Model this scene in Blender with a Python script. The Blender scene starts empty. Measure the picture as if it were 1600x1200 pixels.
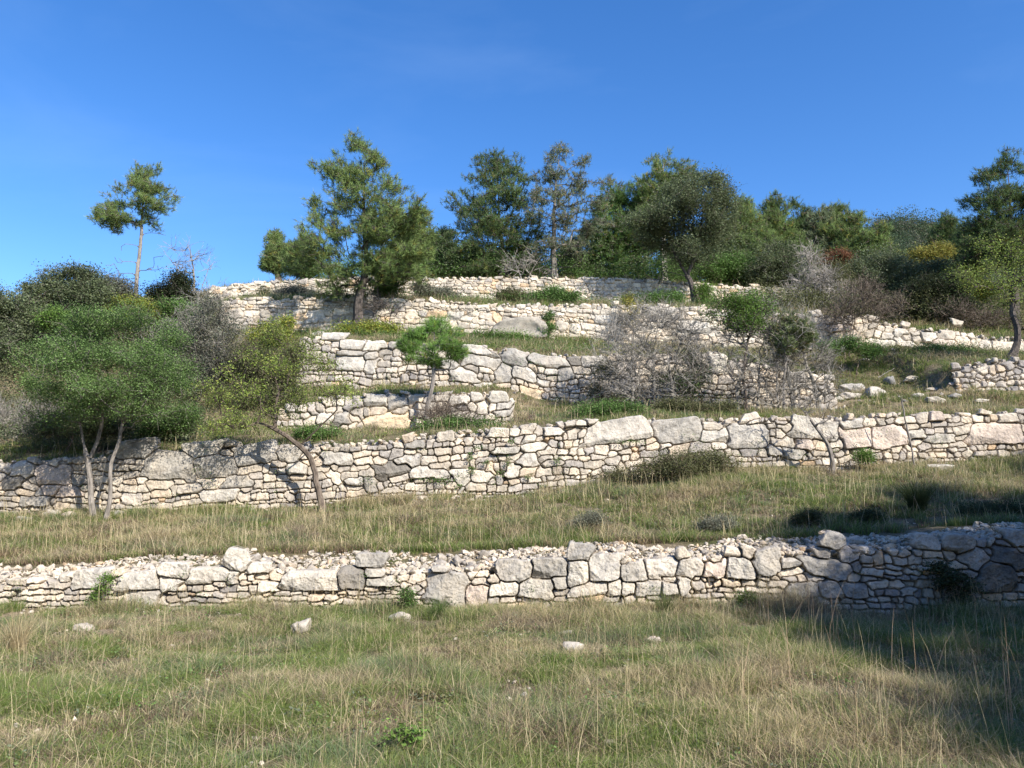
import bpy, math
import numpy as np
from math import radians, sin, cos, pi
rng = np.random.default_rng(11)
S = bpy.context.scene
C = S.collection

# ---------------------------------------------------------------- camera
F = 1200.0; PITCH = radians(8.0); CH = 1.6       # focal length in photo pixels (1600 wide)
cam_d = bpy.data.cameras.new('camera'); cam = bpy.data.objects.new('camera', cam_d); C.objects.link(cam)
cam.location = (0, 0, CH); cam.rotation_euler = (pi/2 + PITCH, 0, 0)
cam_d.sensor_width = 36.0; cam_d.lens = 36.0*F/1600.0; cam_d.clip_start = 0.05; cam_d.clip_end = 3000
S.camera = cam

# ---------------------------------------------------------------- world, sun, exposure
SUN_EL = radians(37); SUN_AZ = radians(40)       # azimuth measured from -Y towards +X
W = bpy.data.worlds.new('World'); S.world = W; W.use_nodes = True
nt = W.node_tree; nt.nodes.clear()
out = nt.nodes.new('ShaderNodeOutputWorld'); bg = nt.nodes.new('ShaderNodeBackground')
sky = nt.nodes.new('ShaderNodeTexSky'); sky.sky_type = 'NISHITA'; sky.sun_disc = False
sky.sun_elevation = SUN_EL; sky.sun_rotation = pi - SUN_AZ; sky.altitude = 700; sky.air_density = 1.0; sky.dust_density = 0.7; sky.ozone_density = 2.5
hs = nt.nodes.new('ShaderNodeHueSaturation'); hs.inputs['Saturation'].default_value = 1.3; hs.inputs['Value'].default_value = 1.1
hs.inputs['Hue'].default_value = 0.508
tc = nt.nodes.new('ShaderNodeTexCoord')
mp = nt.nodes.new('ShaderNodeMapping'); mp.inputs['Scale'].default_value = (1.0, 1.0, 3.2); mp.inputs['Rotation'].default_value = (0.2, 0.35, 0.3)
nz = nt.nodes.new('ShaderNodeTexNoise'); nz.inputs['Scale'].default_value = 2.2; nz.inputs['Detail'].default_value = 6; nz.inputs['Roughness'].default_value = 0.55; nz.inputs['Distortion'].default_value = 0.6
cr = nt.nodes.new('ShaderNodeValToRGB'); cr.color_ramp.elements[0].position = 0.5; cr.color_ramp.elements[0].color = (0, 0, 0, 1)
cr.color_ramp.elements[1].position = 0.85; cr.color_ramp.elements[1].color = (0.05, 0.05, 0.05, 1)
mx = nt.nodes.new('ShaderNodeMix'); mx.data_type = 'RGBA'; mx.inputs[7].default_value = (5.2, 6.6, 8.6, 1)
L = nt.links.new
L(sky.outputs[0], hs.inputs['Color']); L(tc.outputs['Generated'], mp.inputs[0]); L(mp.outputs[0], nz.inputs['Vector'])
L(nz.outputs[0], cr.inputs[0]); L(cr.outputs[0], mx.inputs[0]); L(hs.outputs[0], mx.inputs[6]); L(mx.outputs[2], bg.inputs['Color'])
bg.inputs['Strength'].default_value = 0.135
L(bg.outputs[0], out.inputs[0])
sd = bpy.data.lights.new('sun', 'SUN'); sun = bpy.data.objects.new('sun', sd); C.objects.link(sun)
sd.energy = 5.0; sd.angle = radians(0.53); sd.color = (1.0, 0.94, 0.84)
SUNV = np.array([sin(SUN_AZ)*cos(SUN_EL), -cos(SUN_AZ)*cos(SUN_EL), sin(SUN_EL)])
sun.rotation_euler = (pi/2 - SUN_EL, 0, SUN_AZ)
sun.location = (0, 0, 40)
S.view_settings.view_transform = 'Standard'; S.view_settings.look = 'None'; S.view_settings.gamma = 1.0
S.view_settings.use_curve_mapping = False
S.view_settings.exposure = 0.74
S.cycles.max_bounces = 5; S.cycles.diffuse_bounces = 2; S.cycles.transmission_bounces = 3; S.cycles.transparent_max_bounces = 4
S.cycles.sample_clamp_indirect = 4.0

# ---------------------------------------------------------------- helpers
def at(px, py, Y):
    """photo pixel + depth -> world point (where a thing stands)"""
    u = (np.asarray(px, float)-800)/F; v = (600-np.asarray(py, float))/F
    yf = cos(PITCH)-sin(PITCH)*v; zf = sin(PITCH)+cos(PITCH)*v
    s = Y/yf
    return np.stack(np.broadcast_arrays(u*s, Y+0*s, CH+zf*s), -1)
_T2 = np.random.default_rng(3).random((256, 256))
def vn(x, y):
    x = np.asarray(x, float); y = np.asarray(y, float)
    xi = np.floor(x).astype(int); yi = np.floor(y).astype(int); fx = x-xi; fy = y-yi
    fx = fx*fx*(3-2*fx); fy = fy*fy*(3-2*fy)
    a = _T2[xi & 255, yi & 255]; b = _T2[(xi+1) & 255, yi & 255]; c = _T2[xi & 255, (yi+1) & 255]; d = _T2[(xi+1) & 255, (yi+1) & 255]
    return (a*(1-fx)+b*fx)*(1-fy)+(c*(1-fx)+d*fx)*fy
def fbm(x, y, o=4):
    r = 0; a = 0.5; t = 0
    for i in range(o):
        r = r+a*vn(x*2**i+17*i, y*2**i+31*i); t += a; a *= 0.55
    return r/t
def mesh_obj(name, V, Fc, mat, parent=None, col=None, smooth=False):
    """V (n,3); Fc: list of (m,k) index arrays; col (n,3)"""
    V = np.asarray(V, np.float32)
    if not isinstance(Fc, (list, tuple)): Fc = [Fc]
    Fc = [np.asarray(f, np.int32) for f in Fc if len(f)]
    me = bpy.data.meshes.new(name)
    me.vertices.add(len(V)); me.vertices.foreach_set('co', V.ravel())
    nl = sum(f.size for f in Fc); npoly = sum(len(f) for f in Fc)
    me.loops.add(nl); me.polygons.add(npoly)
    me.loops.foreach_set('vertex_index', np.concatenate([f.ravel() for f in Fc]))
    ks = np.concatenate([np.full(len(f), f.shape[1], np.int32) for f in Fc])
    st = np.concatenate([[0], np.cumsum(ks)[:-1]]).astype(np.int32)
    me.polygons.foreach_set('loop_start', st)
    me.polygons.foreach_set('use_smooth', np.full(npoly, smooth))
    if col is not None:
        ca = me.color_attributes.new('col', 'FLOAT_COLOR', 'POINT')
        c4 = np.ones((len(V), 4), np.float32); c4[:, :3] = col
        ca.data.foreach_set('color', c4.ravel())
    me.update(calc_edges=True)
    me.materials.append(mat)
    o = bpy.data.objects.new(name, me); C.objects.link(o)
    if parent is not None:
        o.parent = parent; o.matrix_parent_inverse.identity()
        o.location = -np.array(parent.location)
    return o
def empty(name, loc, label=None, cat=None, group=None):
    o = bpy.data.objects.new(name, None); C.objects.link(o); o.location = tuple(loc); o.empty_display_size = 0.1
    tag(o, label, cat, group); return o
def tag(o, label=None, cat=None, group=None, kind=None):
    if label: o['label'] = label
    if cat: o['category'] = cat; o['kind'] = kind or 'thing'
    if group: o['group'] = group
    if kind: o['kind'] = kind
    return o
class Acc:
    def __init__(s): s.V = []; s.F = {}; s.C = []; s.n = 0
    def add(s, V, Fc, col):
        V = np.asarray(V); s.V.append(V); c = np.empty((len(V), 3)); c[:] = col; s.C.append(c)
        for f in (Fc if isinstance(Fc, (list, tuple)) else [Fc]):
            s.F.setdefault(f.shape[1], []).append(f+s.n)
        s.n += len(V)
    def build(s, name, mat, parent=None, smooth=False):
        return mesh_obj(name, np.concatenate(s.V), [np.concatenate(f) for f in s.F.values()], mat, parent, np.concatenate(s.C), smooth)

# ---------------------------------------------------------------- materials
def mat_new(name):
    m = bpy.data.materials.new(name); m.use_nodes = True; n = m.node_tree; n.nodes.clear()
    o = n.nodes.new('ShaderNodeOutputMaterial'); return m, n, o
def N(n, t, **k):
    x = n.nodes.new(t)
    for a, b in k.items():
        if a in x.inputs: x.inputs[a].default_value = b
        else: setattr(x, a, b)
    return x
def ramp(n, pts):
    r = n.nodes.new('ShaderNodeValToRGB'); e = r.color_ramp.elements
    while len(e) < len(pts): e.new(0.5)
    for q, (p, c) in zip(e, pts): q.position = p; q.color = (*c, 1) if len(c) == 3 else c
    return r
def mul(n, a, b, fac=1.0, mode='MULTIPLY'):
    m = n.nodes.new('ShaderNodeMix'); m.data_type = 'RGBA'; m.blend_type = mode; m.inputs[0].default_value = fac
    n.links.new(a, m.inputs[6]); n.links.new(b, m.inputs[7]); return m.outputs[2]
def stone_mat(name='limestone', sc=1.0):
    m, n, o = mat_new(name); l = n.links.new
    at_ = N(n, 'ShaderNodeAttribute', attribute_name='col'); tc = N(n, 'ShaderNodeTexCoord')
    n1 = N(n, 'ShaderNodeTexNoise', Scale=7.0*sc, Detail=7, Roughness=0.65)
    n2 = N(n, 'ShaderNodeTexNoise', Scale=38.0*sc, Detail=5, Roughness=0.7)
    n3 = N(n, 'ShaderNodeTexNoise', Scale=2.3*sc, Detail=5, Roughness=0.6)
    for q in (n1, n2, n3): l(tc.outputs['Object'], q.inputs['Vector'])
    r1 = ramp(n, [(0.3, (0.62, 0.60, 0.58)), (0.5, (0.95, 0.94, 0.92)), (0.7, (1.12, 1.10, 1.05))])
    r2 = ramp(n, [(0.30, (0.42, 0.40, 0.38)), (0.43, (0.95, 0.95, 0.95)), (0.7, (1.08, 1.08, 1.08))])
    r3 = ramp(n, [(0.36, (1.08, 1.03, 0.96)), (0.52, (0.96, 0.95, 0.93)), (0.66, (0.68, 0.68, 0.68))])
    l(n1.outputs[0], r1.inputs[0]); l(n2.outputs[0], r2.inputs[0]); l(n3.outputs[0], r3.inputs[0])
    c = mul(n, at_.outputs['Color'], r1.outputs[0]); c = mul(n, c, r2.outputs[0]); c = mul(n, c, r3.outputs[0])
    b = N(n, 'ShaderNodeBsdfPrincipled', Roughness=0.92); b.inputs['Specular IOR Level'].default_value = 0.15
    l(c, b.inputs['Base Color'])
    bp = N(n, 'ShaderNodeBump', Strength=0.55, Distance=0.02)
    ad = N(n, 'ShaderNodeMath', operation='ADD'); l(n1.outputs[0], ad.inputs[0]); l(n2.outputs[0], ad.inputs[1])
    l(ad.outputs[0], bp.inputs['Height']); l(bp.outputs[0], b.inputs['Normal']); l(b.outputs[0], o.inputs[0])
    return m
def leaf_mat(name, trans=0.3, rough=0.6, spec=0.3):
    m, n, o = mat_new(name); l = n.links.new
    at_ = N(n, 'ShaderNodeAttribute', attribute_name='col')
    b = N(n, 'ShaderNodeBsdfPrincipled', Roughness=rough); b.inputs['Specular IOR Level'].default_value = spec
    l(at_.outputs['Color'], b.inputs['Base Color'])
    t = N(n, 'ShaderNodeBsdfTranslucent'); l(at_.outputs['Color'], t.inputs['Color'])
    mx = N(n, 'ShaderNodeMixShader'); mx.inputs[0].default_value = trans
    l(b.outputs[0], mx.inputs[1]); l(t.outputs[0], mx.inputs[2]); l(mx.outputs[0], o.inputs[0]); return m
def bark_mat(name):
    m, n, o = mat_new(name); l = n.links.new
    at_ = N(n, 'ShaderNodeAttribute', attribute_name='col'); tc = N(n, 'ShaderNodeTexCoord')
    mp = N(n, 'ShaderNodeMapping'); mp.inputs['Scale'].default_value = (1, 1, 0.35)
    n1 = N(n, 'ShaderNodeTexNoise', Scale=22, Detail=5); l(tc.outputs['Object'], mp.inputs[0]); l(mp.outputs[0], n1.inputs['Vector'])
    r1 = ramp(n, [(0.3, (0.5, 0.5, 0.5)), (0.65, (1.25, 1.25, 1.25))]); l(n1.outputs[0], r1.inputs[0])
    b = N(n, 'ShaderNodeBsdfPrincipled', Roughness=0.9); b.inputs['Specular IOR Level'].default_value = 0.1
    l(mul(n, at_.outputs['Color'], r1.outputs[0]), b.inputs['Base Color'])
    bp = N(n, 'ShaderNodeBump', Strength=0.8, Distance=0.02); l(n1.outputs[0], bp.inputs['Height']); l(bp.outputs[0], b.inputs['Normal'])
    l(b.outputs[0], o.inputs[0]); return m
M_STONE = stone_mat(); M_LEAF = leaf_mat('leaves', 0.3, 0.6, 0.15); M_NEEDLE = leaf_mat('needles', 0.22, 0.6, 0.12); M_GRASS = leaf_mat('grass_blades', 0.35, 0.7, 0.15)
M_BARK = bark_mat('bark')
def ground_mat():
    m, n, o = mat_new('dry_soil_and_thatch'); l = n.links.new
    tc = N(n, 'ShaderNodeTexCoord')
    n1 = N(n, 'ShaderNodeTexNoise', Scale=0.9, Detail=6, Roughness=0.6); n2 = N(n, 'ShaderNodeTexNoise', Scale=14, Detail=6, Roughness=0.7)
    n3 = N(n, 'ShaderNodeTexNoise', Scale=60, Detail=4)
    for q in (n1, n2, n3): l(tc.outputs['Object'], q.inputs['Vector'])
    r1 = ramp(n, [(0.35, (0.10, 0.11, 0.04)), (0.5, (0.20, 0.165, 0.10)), (0.66, (0.29, 0.23, 0.155))])
    r2 = ramp(n, [(0.3, (0.45, 0.45, 0.45)), (0.6, (1.1, 1.1, 1.1)), (0.78, (1.5, 1.4, 1.3))])
    r3 = ramp(n, [(0.35, (0.6, 0.6, 0.6)), (0.65, (1.2, 1.2, 1.2))])
    l(n1.outputs[0], r1.inputs[0]); l(n2.outputs[0], r2.inputs[0]); l(n3.outputs[0], r3.inputs[0])
    c = mul(n, mul(n, r1.outputs[0], r2.outputs[0]), r3.outputs[0])
    b = N(n, 'ShaderNodeBsdfPrincipled', Roughness=0.95); b.inputs['Specular IOR Level'].default_value = 0.1
    l(c, b.inputs['Base Color'])
    bp = N(n, 'ShaderNodeBump', Strength=0.8, Distance=0.05); l(n2.outputs[0], bp.inputs['Height']); l(bp.outputs[0], b.inputs['Normal'])
    l(b.outputs[0], o.inputs[0]); return m
M_GROUND = ground_mat()

# ---------------------------------------------------------------- terrain: terraces between wall lines
class Level:
    def __init__(s, rows):
        a = np.array(rows, float); p = at(a[:, 0], a[:, 2], a[:, 1]); t = at(a[:, 0], a[:, 3], a[:, 1])
        s.px = a[:, 0]; s.X = p[:, 0]; s.Y = a[:, 1]; s.zb = p[:, 2]; s.zt = t[:, 2]; s.w = a[:, 4]
    def f(s, x, k): return np.interp(x, s.X, getattr(s, k))
L1 = Level([(-600, 11.3, 950, 905, .3), (0, 11.2, 952, 909, .3), (130, 11.1, 952, 899, .3), (380, 11, 952, 890, .3), (500, 11, 952, 895, .3), (620, 11, 952, 893, .3),
    (720, 11, 952, 890, .3), (800, 10.9, 950, 879, .3), (900, 10.8, 950, 876, .3), (1100, 10.6, 950, 872, .3), (1180, 10.5, 952, 862, .3), (1300, 10.4, 957, 863, .3),
    (1450, 10.3, 962, 852, .3), (1540, 10.2, 964, 840, .3), (1600, 10.2, 966, 834, .3), (2100, 10.1, 975, 826, .3)])
LS = Level([(-600, 12.7, 884, 884, .05), (0, 12.6, 881, 881, .05), (200, 12.5, 870, 870, .05), (380, 12.4, 861, 861, .05), (600, 12.4, 855, 855, .05), (900, 12.2, 850, 850, .05),
    (1200, 11.9, 837, 837, .05), (1300, 11.8, 833, 833, .05), (1600, 11.6, 822, 822, .05), (2100, 11.5, 815, 815, .05)])
L2 = Level([(-600, 16.5, 805, 728, .3), (0, 16.5, 802, 722, .3), (100, 16.5, 804, 716, .3), (140, 16.5, 804, 711, .3), (180, 16.5, 802, 698, .3), (235, 16.5, 801, 708, .3), (290, 16.5, 799, 693, .3),
    (440, 16.5, 791, 692, .3), (600, 16.5, 783, 687, .3), (650, 16.5, 779, 678, .3), (800, 16.6, 773, 669, .3), (900, 16.8, 763, 659, .3), (1000, 17, 750, 652, .3),
    (1100, 17.2, 737, 655, .3), (1220, 17.3, 733, 653, .3), (1300, 17.3, 733, 650, .3), (1450, 17.3, 726, 647, .3), (1600, 17.3, 719, 643, .3), (2100, 17.3, 710, 640, .3)])
L3b = Level([(-600, 20.2, 665, 655, 1), (420, 20.2, 668, 650, 1), (445, 20.2, 672, 632, .3), (520, 20.2, 673, 618, .3), (600, 20.2, 672, 612, .3), (760, 20.2, 668, 612, .3), (796, 20.2, 664, 628, .3),
    (815, 20.2, 640, 638, .5), (1300, 20.2, 643, 641, .5), (2100, 20.2, 640, 636, .5)])
L3 = Level([(-600, 22.5, 600, 560, 2), (430, 22.5, 605, 545, 1), (470, 22.5, 605, 527, .3), (560, 22.5, 605, 528, .3), (620, 22.5, 605, 532, .3), (700, 22.5, 603, 541, .3), (800, 22.5, 609, 546, .3),
    (850, 22.5, 624, 553, .3), (930, 22.5, 628, 553, .3), (1100, 22.5, 634, 552, .3), (1200, 22.5, 640, 566, .3), (1290, 22.5, 645, 590, .4), (1330, 22.5, 625, 612, 1.5), (1480, 22.5, 612, 598, 1.2),
    (1500, 22.5, 610, 574, .4), (1560, 22.5, 610, 562, .3), (1700, 22.5, 610, 562, .3), (2100, 22.5, 610, 580, 1)])
L4 = Level([(-600, 27.5, 520, 485, 3), (0, 27.5, 520, 485, 3), (300, 27.5, 517, 485, 2), (345, 27.5, 518, 466, .3), (500, 27.5, 518, 464, .3), (640, 27.5, 521, 466, .3), (770, 27.5, 525, 474, .3),
    (900, 27.5, 533, 474, .3), (960, 27.5, 538, 475, .3), (1100, 27.5, 545, 478, .3), (1200, 27.5, 545, 486, .3), (1265, 27.5, 545, 491, .3), (1370, 27.5, 543, 498, .3), (1400, 27.5, 545, 506, .3),
    (1430, 27.5, 548, 512, .3), (1500, 27.5, 551, 516, .3), (1560, 27.5, 554, 527, .3), (1600, 27.5, 556, 527, .3), (2100, 27.5, 562, 535, .3)])
L5 = Level([(-600, 33, 480, 475, 2), (0, 33, 480, 474, 2), (250, 33, 472, 464, 1), (330, 33, 470, 447, .3), (420, 33, 466, 439, .3), (560, 33, 467, 433, .3), (640, 33, 467, 433, .3), (860, 33, 471, 433, .3),
    (960, 33, 475, 433, .3), (1100, 33, 478, 443, .3), (1240, 33, 482, 449, .3), (1300, 33, 484, 468, 1), (1600, 33, 495, 482, 2), (2100, 33, 500, 482, 2)])
L6 = Level([(-600, 45, 490, 490, .5), (0, 45, 488, 488, .5), (300, 45, 462, 462, .5), (500, 45, 441, 441, .5), (1000, 45, 440, 440, .5), (1200, 45, 440, 440, .5), (1600, 45, 450, 450, .5), (2100, 45, 450, 450, .5)])
L7 = Level([(-600, 70, 600, 600, .5), (0, 70, 600, 600, .5), (500, 70, 500, 500, .5), (1000, 70, 480, 480, .5), (1300, 70, 450, 450, .5), (2100, 70, 440, 440, .5)])
LV = [L1, LS, L2, L3b, L3, L4, L5, L6, L7]
def knots(x):
    x = np.asarray(x, float); ys = [np.full_like(x, -80.), np.full_like(x, 0.), np.full_like(x, 6.)]
    zs = [np.full_like(x, -9.), np.full_like(x, 0.), np.full_like(x, -0.02)]
    for l in LV:
        Y = l.f(x, 'Y'); w = l.f(x, 'w'); ys += [Y+0.06, Y+w+0.06]; zs += [l.f(x, 'zb'), l.f(x, 'zt')-0.06]
    ys += [np.full_like(x, 110.), np.full_like(x, 600.)]; zs += [zs[-1]+np.clip(x*0.15, -22, 6), np.full_like(x, -60.)]
    return np.array(ys), np.array(zs)
def ground_z(x, y):
    x = np.asarray(x, float); y = np.asarray(y, float); ys, zs = knots(x); z = zs[0]*1.0
    for k in range(len(ys)-1):
        t = np.clip((y-ys[k])/(ys[k+1]-ys[k]), 0, 1); z = np.where(y >= ys[k], zs[k]+(zs[k+1]-zs[k])*t, z)
    return z+(fbm(x*0.7+5, y*0.7, 3)-0.5)*0.18+(fbm(x*3+9, y*3, 3)-0.5)*0.05
def gp(px, Y):
    """ground point under a photo column at depth Y"""
    x = float(at(px, 600, Y)[0]); return np.array([x, Y, float(ground_z(x, Y))])
def gpp(px, py, lo=4.0, hi=45.):
    """first ground point along the sight line of a photo pixel, beyond depth lo"""
    Ys = np.arange(lo, hi, 0.02); p = at(px, py, Ys); g = ground_z(p[:, 0], p[:, 1]); k = np.argmax(p[:, 2] <= g)
    return np.array([p[k, 0], p[k, 1], g[k]])
def build_ground():
    xs = np.concatenate([[-900, -400, -200, -100, -70], np.arange(-50, 50.01, 0.2), [70, 100, 200, 400, 900]])
    ys, _ = knots(xs); rows = []
    nsub = [6, 12, 25] + [1, 12, 1, 24, 1, 18, 1, 12, 1, 18, 1, 18, 2, 12, 2, 12, 1, 8, 6]
    for k in range(len(ys)-1):
        for i in range(nsub[k] if k < len(nsub) else 4): rows.append(ys[k]+(ys[k+1]-ys[k])*i/(nsub[k] if k < len(nsub) else 4))
    rows.append(ys[-1]); R = np.array(rows); X = np.broadcast_to(xs, R.shape); Z = ground_z(X, R+1e-4)
    nr, nc = R.shape; I = np.arange(nr*nc).reshape(nr, nc)
    q = np.stack([I[:-1, :-1], I[:-1, 1:], I[1:, 1:], I[1:, :-1]], -1).reshape(-1, 4)
    o = mesh_obj('ground', np.stack([X, R, Z], -1).reshape(-1, 3), q, M_GROUND, None, None, True); tag(o, kind='structure'); o['label'] = 'terraced hillside of dry soil and thatch'
build_ground()

# ---------------------------------------------------------------- rocks
def ico(sub):
    import bmesh
    bm = bmesh.new(); bmesh.ops.create_icosphere(bm, subdivisions=sub, radius=1.0)
    V = np.array([v.co[:] for v in bm.verts]); Fc = np.array([[v.index for v in f.verts] for f in bm.faces]); bm.free(); return V, Fc
ICO = {k: ico(k) for k in (1, 2, 3, 4)}
def rock_shape(sub, r, nplanes=9, rough=0.05):
    V, Fc = ICO[sub]; n = r.normal(size=(nplanes, 3)); n /= np.linalg.norm(n, axis=1)[:, None]
    n = np.concatenate([n, np.eye(3), -np.eye(3)]); d = r.uniform(0.62, 1.0, len(n)); dt = V @ n.T
    t = np.where(dt > 0.05, d/np.maximum(dt, 0.05), 9).min(1); t = np.minimum(t, 1.25)
    P = V*t[:, None]
    if rough: P = P*(1+rough*(fbm(P[:, 0]*3+P[:, 2]*2+7*r.random(), P[:, 1]*3-P[:, 2]*2+9, 3)-0.5)[:, None]*2)
    return P, Fc
_rr = np.random.default_rng(5)
ROCKS = {1: [rock_shape(1, _rr, 7, 0) for _ in range(16)], 2: [rock_shape(2, _rr, 8, .1) for _ in range(14)], 3: [rock_shape(3, _rr, 10, .2) for _ in range(10)]}
PAL = np.array([1.02, 0.99, 0.99])*np.array([(0.54, 0.50, 0.425), (0.62, 0.58, 0.50), (0.47, 0.44, 0.385), (0.42, 0.40, 0.37), (0.58, 0.51, 0.41), (0.30, 0.29, 0.28), (0.58, 0.45, 0.31)])
PALP = {'beige': [.30, .10, .26, .20, .10, .03, .01], 'fresh': [.30, .32, .14, .05, .13, .01, .05], 'wall': [.30, .18, .22, .14, .12, .02, .02], 'grey': [.12, .03, .25, .38, .06, .15, .01], 'pink': [.40, .2, .2, .1, .10, 0, 0]}
def pal(kind, n, r):
    return PAL[r.choice(7, n, p=PALP[kind])]*r.uniform(0.85, 1.12, (n, 1))
def rotm(a, b, c):
    ca, sa, cb, sb, cc, sc = np.cos(a), np.sin(a), np.cos(b), np.sin(b), np.cos(c), np.sin(c); z = 0*ca; o = z+1
    Rz = np.stack([ca, -sa, z, sa, ca, z, z, z, o], -1).reshape(-1, 3, 3); Rx = np.stack([o, z, z, z, cb, -sb, z, sb, cb], -1).reshape(-1, 3, 3); Ry = np.stack([cc, z, sc, z, o, z, -sc, z, cc], -1).reshape(-1, 3, 3)
    return Rz @ Rx @ Ry
def scatter_rocks(acc, P, size, sub=1, kind='fresh', flat=0.6, r=rng, tilt=0.4):
    n = len(P); R = rotm(r.uniform(0, 6.28, n), r.normal(0, tilt, n), r.normal(0, tilt, n))
    sc = np.stack([r.uniform(.7, 1.2, n), r.uniform(.5, .9, n), r.uniform(.6, 1.2, n)*flat], -1)*np.asarray(size)[:, None]
    cols = pal(kind, n, r); ids = r.integers(0, len(ROCKS[sub]), n)
    for k in range(len(ROCKS[sub])):
        j = np.where(ids == k)[0]
        if not len(j): continue
        V, Fc = ROCKS[sub][k]; nv = len(V)
        Q = np.einsum('nij,nvj->nvi', R[j], V[None]*sc[j][:, None])+P[j][:, None]
        acc.add(Q.reshape(-1, 3), (Fc[None]+(np.arange(len(j))*nv)[:, None, None]).reshape(-1, 3), np.repeat(cols[j], nv, 0))

# ---------------------------------------------------------------- dry stone walls
def build_wall(name, label, lev, px0, px1, res, ch, wr, blocks, pal_kind='wall', seed=1, rw=0.035, depth=0.08, batter=0.08, embed=0.25, cap=(0.05, 0.11, 60), group=None, rag=0.08, extra_top=0.0, capdepth=0.3):
    r = np.random.default_rng(seed)
    x0 = float(np.interp(px0, lev.px, lev.X)); x1 = float(np.interp(px1, lev.px, lev.X))
    T = lambda x: lev.f(x, 'zt')-lev.f(x, 'zb')+extra_top
    xs = np.arange(x0, x1, res); vmax = float(T(xs).max())+0.55; vs = np.arange(-embed, vmax, res); U, Vv = np.meshgrid(xs, vs)
    # seeds: u, v, a, b, angle
    B = []
    for b in blocks:
        cx, cy, w, h = (b[0]+b[2])/2, (b[1]+b[3])/2, b[2]-b[0], b[3]-b[1]; ang = radians(b[4]) if len(b) > 4 else 0; tone = b[5] if len(b) > 5 else None
        Yb = float(np.interp(np.interp(cx, lev.px, lev.X), lev.X, lev.Y)); p = at(cx, cy, Yb); k = Yb/F
        B.append((p[0], p[2]-float(lev.f(p[0], 'zb')), w/2*k, h/2*k*1.02, ang, tone))
    sd_ = [(b[0], b[1], b[2]-0.008, b[3]-0.008, b[4]) for b in B]; nb = len(B)
    Ba = np.array([b[:5] for b in B]) if nb else np.zeros((0, 5))
    v = -embed; ri = 0
    while v < vmax:
        h = r.uniform(*ch)
        if r.random() < 0.15: h *= 1.5
        u = x0-0.3*r.random()
        while u < x1:
            hh = h*r.uniform(0.75, 1.2); w = hh*r.uniform(*wr)
            if r.random() < 0.12: hh *= 1.6
            cu = u+w/2; cv = v+h/2+(fbm(np.array([cu*0.5]), np.array([ri*0.23]), 2)[0]-0.5)*h*2.2+r.normal(0, h*0.10)
            u += w
            if cv+hh*0.35 > float(T(cu))+r.normal(0, rag*0.5): continue
            if nb:
                dx = np.abs(cu-Ba[:, 0])-Ba[:, 2]; dy = np.abs(cv-Ba[:, 1])-Ba[:, 3]
                if np.any((dx < w*0.15) & (dy < hh*0.15)): continue
            sd_.append((cu, cv, w/2-0.004, hh/2-0.004, r.normal(0, 0.10) + (r.normal(0, .35) if r.random() < .18 else 0)))
        v += h*0.96; ri += 1
    sd_ = np.array(sd_); n = len(sd_)
    # rotate-warped lookup coordinates
    s1 = 1/(ch[1]*1.1); wa = ch[0]*0.30
    Uw = U+(fbm(U*s1+3, Vv*s1, 3)-0.5)*wa*2; Vw = Vv+(fbm(U*s1+50, Vv*s1+20, 3)-0.5)*wa*1.6
    skw = r.normal(0, .16, n); skw2 = r.normal(0, .14, n); tap = r.normal(0, .16, n)
    d1 = np.full(U.shape, 9.); d2 = np.full(U.shape, 9.); lab = np.full(U.shape, -1)
    for i, (cu, cv, a, b, an) in enumerate(sd_):
        m = 0.12+ch[1]; rr_ = abs(cos(an))*a+abs(sin(an))*b+m; rv = abs(cos(an))*b+abs(sin(an))*a+m
        c0 = max(0, int((cu-rr_-x0)/res)); c1 = min(len(xs), int((cu+rr_-x0)/res)+1); r0 = max(0, int((cv-rv+embed)/res)); r1 = min(len(vs), int((cv+rv+embed)/res)+1)
        if c1 <= c0 or r1 <= r0: continue
        sl = (slice(r0, r1), slice(c0, c1)); du = Uw[sl]-cu; dv = Vw[sl]-cv
        du, dv = du*cos(an)+dv*sin(an), -du*sin(an)+dv*cos(an); dv = dv+skw[i]*du*(b/a); du = (du+skw2[i]*dv)/(1+np.clip(tap[i]*dv/b, -.35, .35))
        rc = min(a, b)*(0.25+0.3*((i*7) % 5)/4 if i < nb else 0.12)   # rounded rectangle
        qx = np.abs(du)-a+rc; qy = np.abs(dv)-b+rc
        s = np.sqrt(np.maximum(qx, 0)**2+np.maximum(qy, 0)**2)+np.minimum(np.maximum(qx, qy), 0)-rc
        D1 = d1[sl]; D2 = d2[sl]; Lb = lab[sl]; c = s < D1
        D2[...] = np.where(c, D1, np.minimum(D2, s)); D1[...] = np.where(c, s, D1); Lb[...] = np.where(c, i, Lb)
    topv = T(xs)[None]-0.12; gap = 0.03+0.02*fbm(U*9, Vv*9, 2)
    air = ((d1 > gap) & (Vv > topv)) | (lab < 0)
    endd = np.minimum(U-x0, x1-U)+(fbm(U*3, Vv*3, 2)-0.5)*0.2
    e = np.minimum((d2-d1)/2, np.where(Vv > topv, gap-d1, 9)); eair = np.minimum(np.where(Vv > topv, gap-d1, 9), endd)
    air |= endd < 0
    # per-stone relief
    j = np.maximum(lab, 0); A = np.maximum(sd_[:, 2], .02)[j]; Bb = np.maximum(sd_[:, 3], .02)[j]; du = (U-sd_[j, 0])/A; dv = (Vv-sd_[j, 1])/Bb
    sz = np.minimum(A, Bb)
    off = r.normal(0, 0.018, n)+np.where(np.arange(n) < nb, 0.035, 0); tx = r.normal(0, 0.35, n); ty = r.normal(-0.1, 0.35, n)
    H = off[j]+(tx[j]*du*0.5+ty[j]*dv)*sz*0.35
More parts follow.
